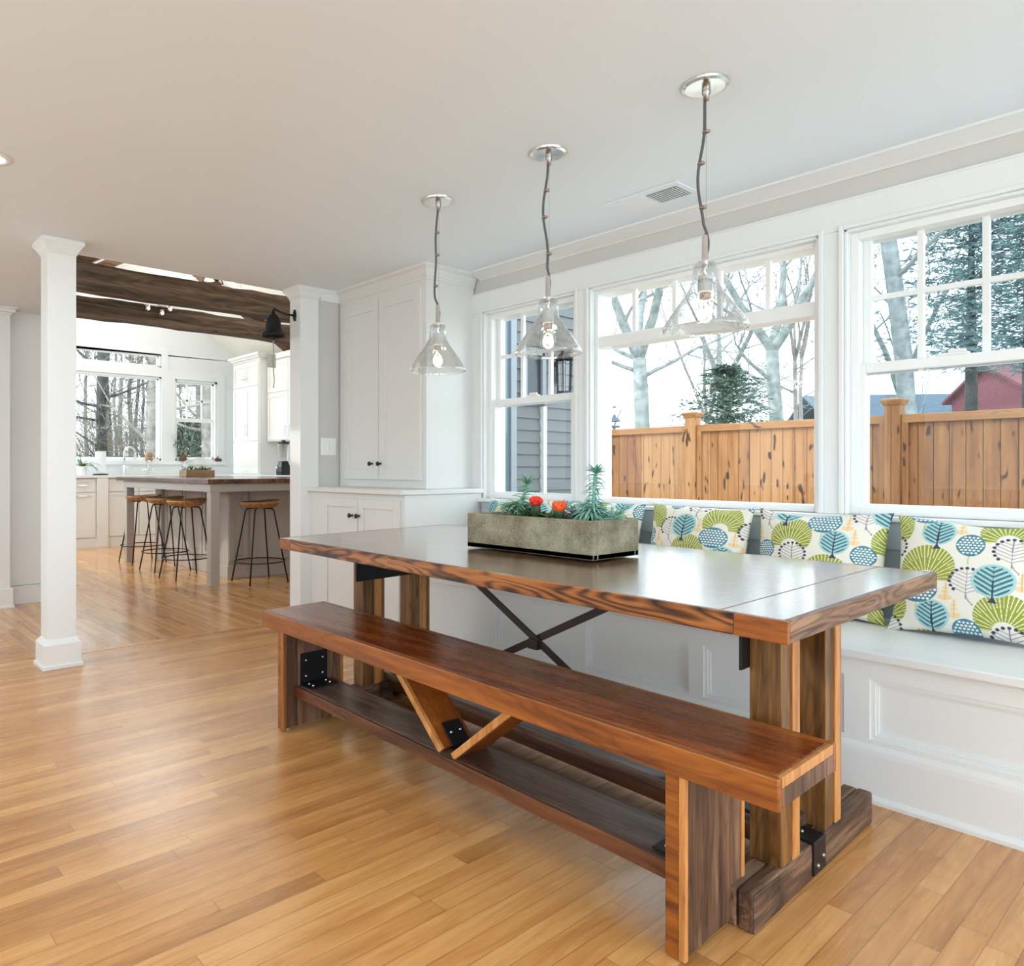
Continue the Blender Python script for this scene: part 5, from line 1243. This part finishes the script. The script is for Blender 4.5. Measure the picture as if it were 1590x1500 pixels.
# ---- woods behind the kitchen
for i, (u, D, r0, mat, lab) in enumerate((
    (157, 17, .13, 'darkbark', 'thick near-black trunk in the woods behind the picture window'),
    (168, 21, .09, 'darkbark', 'dark trunk close beside the near-black trunk in the woods'),
    (238, 16, .17, 'bark2', 'broad grey trunk behind the right end of the picture window'),
    (190, 24, .09, 'bark2', 'grey trunk in the middle of the picture window'),
    (203, 26, .09, 'darkbark', 'dark straight trunk above the gooseneck tap'),
    (179, 28, .07, 'bark2', 'slender grey trunk right of the dark pair in the woods'),
    (212, 23, .06, 'darkbark', 'slim dark trunk between tap and broad grey trunk'),
    (221, 27, .06, 'darkbark', 'thin crooked trunk left of the broad grey trunk'),
    (136, 22, .06, 'bark2', 'thin trunk in the brush at the column side of the woods'),
    (306, 20, .09, 'bark2', 'grey trunk behind the middle of the narrow kitchen window'),
    (324, 16, .15, 'bark2', 'broad grey trunk behind the narrow kitchen window'),
    (282, 26, .05, 'bark2', 'thin leaning trunk behind the narrow kitchen window'))):
    x, y = PD(u, D); rr = random.Random(100 + i); r = thing('woodland_tree', lab, 'tree', (x, y, GZ))
    m = MB(); hh = 8.5
    pts = [(x + rr.uniform(-.08, .08)*(k_ > 0), y + rr.uniform(-.08, .08)*(k_ > 0), GZ - .1 + hh*k_/6) for k_ in range(7)]
    m.tube(pts, [r0*(1 - .06*k_) for k_ in range(7)], 8); m.build('trunk', M[mat], r, smooth=True)
    m = MB()
    for k_ in range(11):
        z = rr.uniform(1.2, 7.0); a = rr.uniform(0, 2*PI); branchy(m, (x, y, GZ + z), (math.cos(a), math.sin(a), rr.uniform(-.1, .7)), rr.uniform(.8, 1.8), r0*.22 + .006, rr, 3, .1, .5, 5, .007)
    m.build('branches', M[mat], r)
for i, (u, D, lab) in enumerate(((130, 18, 'tangle of brown twigs at the column side of the kitchen window'), (185, 19, 'brown brush low behind the sink window'), (226, 18, 'brown brush left of the broad grey trunk'), (300, 18, 'brush behind the narrow kitchen window'))):
    x, y = PD(u, D); rr = random.Random(300 + i); m = MB()
    for k_ in range(30):
        a = rr.uniform(0, 2*PI); branchy(m, (x + rr.uniform(-.6, .6), y + rr.uniform(-.6, .6), GZ), (math.cos(a)*.6, math.sin(a)*.6, 1), rr.uniform(.7, 1.5) if i else rr.uniform(.8, 1.9), .014, rr, 3, .1, .6, 4, .005)
    o = m.build('brush', M['twig']); tag(o, lab, 'brush', kind='stuff')
    o['_w'] = (0, 0, 0)
x, y = PD(295, 17); 
m = MB(); rr = random.Random(77)
for i in range(2600):
    a = rr.uniform(0, 2*PI); R = rr.random()**.5; z = rr.random(); p = Vector((x + math.cos(a)*R*.75*(1.1 - z*.8), y + math.sin(a)*R*.75*(1.1 - z*.8), GZ + .1 + 2.6*z))
    dd = Vector((rr.uniform(-1, 1), rr.uniform(-1, 1), rr.uniform(-.4, .6))).normalized(); ln = .16; sd = dd.orthogonal().normalized()*ln*.18
    m.add([p, p + dd*ln*.5 + sd, p + dd*ln, p + dd*ln*.5 - sd], [(0,1,2,3)])
tag(m.build('shrub', M['spruce2']), 'dark green shrub behind the narrow kitchen window', 'shrub')
# ================================================================ LIGHT, SKY, CAMERA
w = bpy.data.worlds.new('sky'); SC.world = w; w.use_nodes = True; t = w.node_tree; t.nodes.clear()
out = t.nodes.new('ShaderNodeOutputWorld'); bg = t.nodes.new('ShaderNodeBackground')
tc = t.nodes.new('ShaderNodeTexCoord'); sp = t.nodes.new('ShaderNodeSeparateXYZ'); t.links.new(tc.outputs['Generated'], sp.inputs[0])
nz = t.nodes.new('ShaderNodeTexNoise'); nz.inputs['Scale'].default_value = 2.2; nz.inputs['Detail'].default_value = 5; t.links.new(tc.outputs['Generated'], nz.inputs['Vector'])
rp = t.nodes.new('ShaderNodeValToRGB'); t.links.new(nz.outputs['Fac'], rp.inputs[0])
rp.color_ramp.elements[0].position = .35; rp.color_ramp.elements[0].color = (.86, .94, 1.0, 1); rp.color_ramp.elements[1].position = .7; rp.color_ramp.elements[1].color = (.95, .985, 1.0, 1)
t.links.new(rp.outputs[0], bg.inputs[0]); bg.inputs[1].default_value = SKY; t.links.new(bg.outputs[0], out.inputs[0])
def light(name, typ, loc, energy, col=(1, 1, 1), **kw):
    d = bpy.data.lights.new(name, typ); d.energy = energy; d.color = col
    for k_, v_ in kw.items(): setattr(d, k_, v_)
    o = bpy.data.objects.new(name, d); COL.objects.link(o); o.location = loc; return o
s = light('sun', 'SUN', (0, -10, 12), SUN, (1, .93, .82), angle=math.radians(1.2))
s.rotation_euler = (Vector((.22, .70, -.85))).to_track_quat('-Z', 'Y').to_euler()
for i, (x, y) in enumerate(((-3.252, .565),)):
    light('downlight', 'AREA', (x, y, H - .01), DOWN, (1, .98, .96), shape='DISK', size=.12)
for x in (-9.6, -8.6, -7.0, -5.2): light('kitchen_fill', 'POINT', (x, 3.4, 3.15), KIT_FILL, (1, .98, .95), shadow_soft_size=.6)  # unseen fill lights added in the vault to brighten the kitchen
for x, y in ((-1.180, 2.203), (-1.821, 2.208), (-2.468, 2.216)): light('pendant_bulb', 'POINT', (x, y, 1.55), 1.6, (1, .82, .58), shadow_soft_size=.03)
cam = bpy.data.cameras.new('camera'); co = bpy.data.objects.new('camera', cam); COL.objects.link(co); SC.camera = co
cam.sensor_fit = 'HORIZONTAL'; cam.sensor_width = 36; cam.lens = F_PX * 36 / 1590
cam.shift_x = (795 - CX) / 1590; cam.shift_y = (HY - 750) / 1590
fwd = Vector((-AV[1], BV[1], 0)); co.location = (0, 0, HC); co.rotation_euler = fwd.to_track_quat('-Z', 'Y').to_euler()
cam.clip_start = .05; cam.clip_end = 300
vs = SC.view_settings; vs.view_transform = 'Standard'; vs.look = 'None'; vs.exposure = EXPO; vs.gamma = 1; vs.use_white_balance = True; vs.white_balance_temperature = 6050; vs.white_balance_tint = 4; vs.use_curve_mapping = False
cy_ = SC.cycles
cy_.use_denoising = True
cy_.max_bounces = 10; cy_.diffuse_bounces = 5; cy_.glossy_bounces = 4; cy_.transmission_bounces = 6; cy_.transparent_max_bounces = 24
cy_.sample_clamp_indirect = 4; cy_.caustics_reflective = False; cy_.caustics_refractive = False
cy_.use_adaptive_sampling = True; cy_.adaptive_threshold = .015
for o in list(bpy.data.objects):
    if '_w' in o: del o['_w']
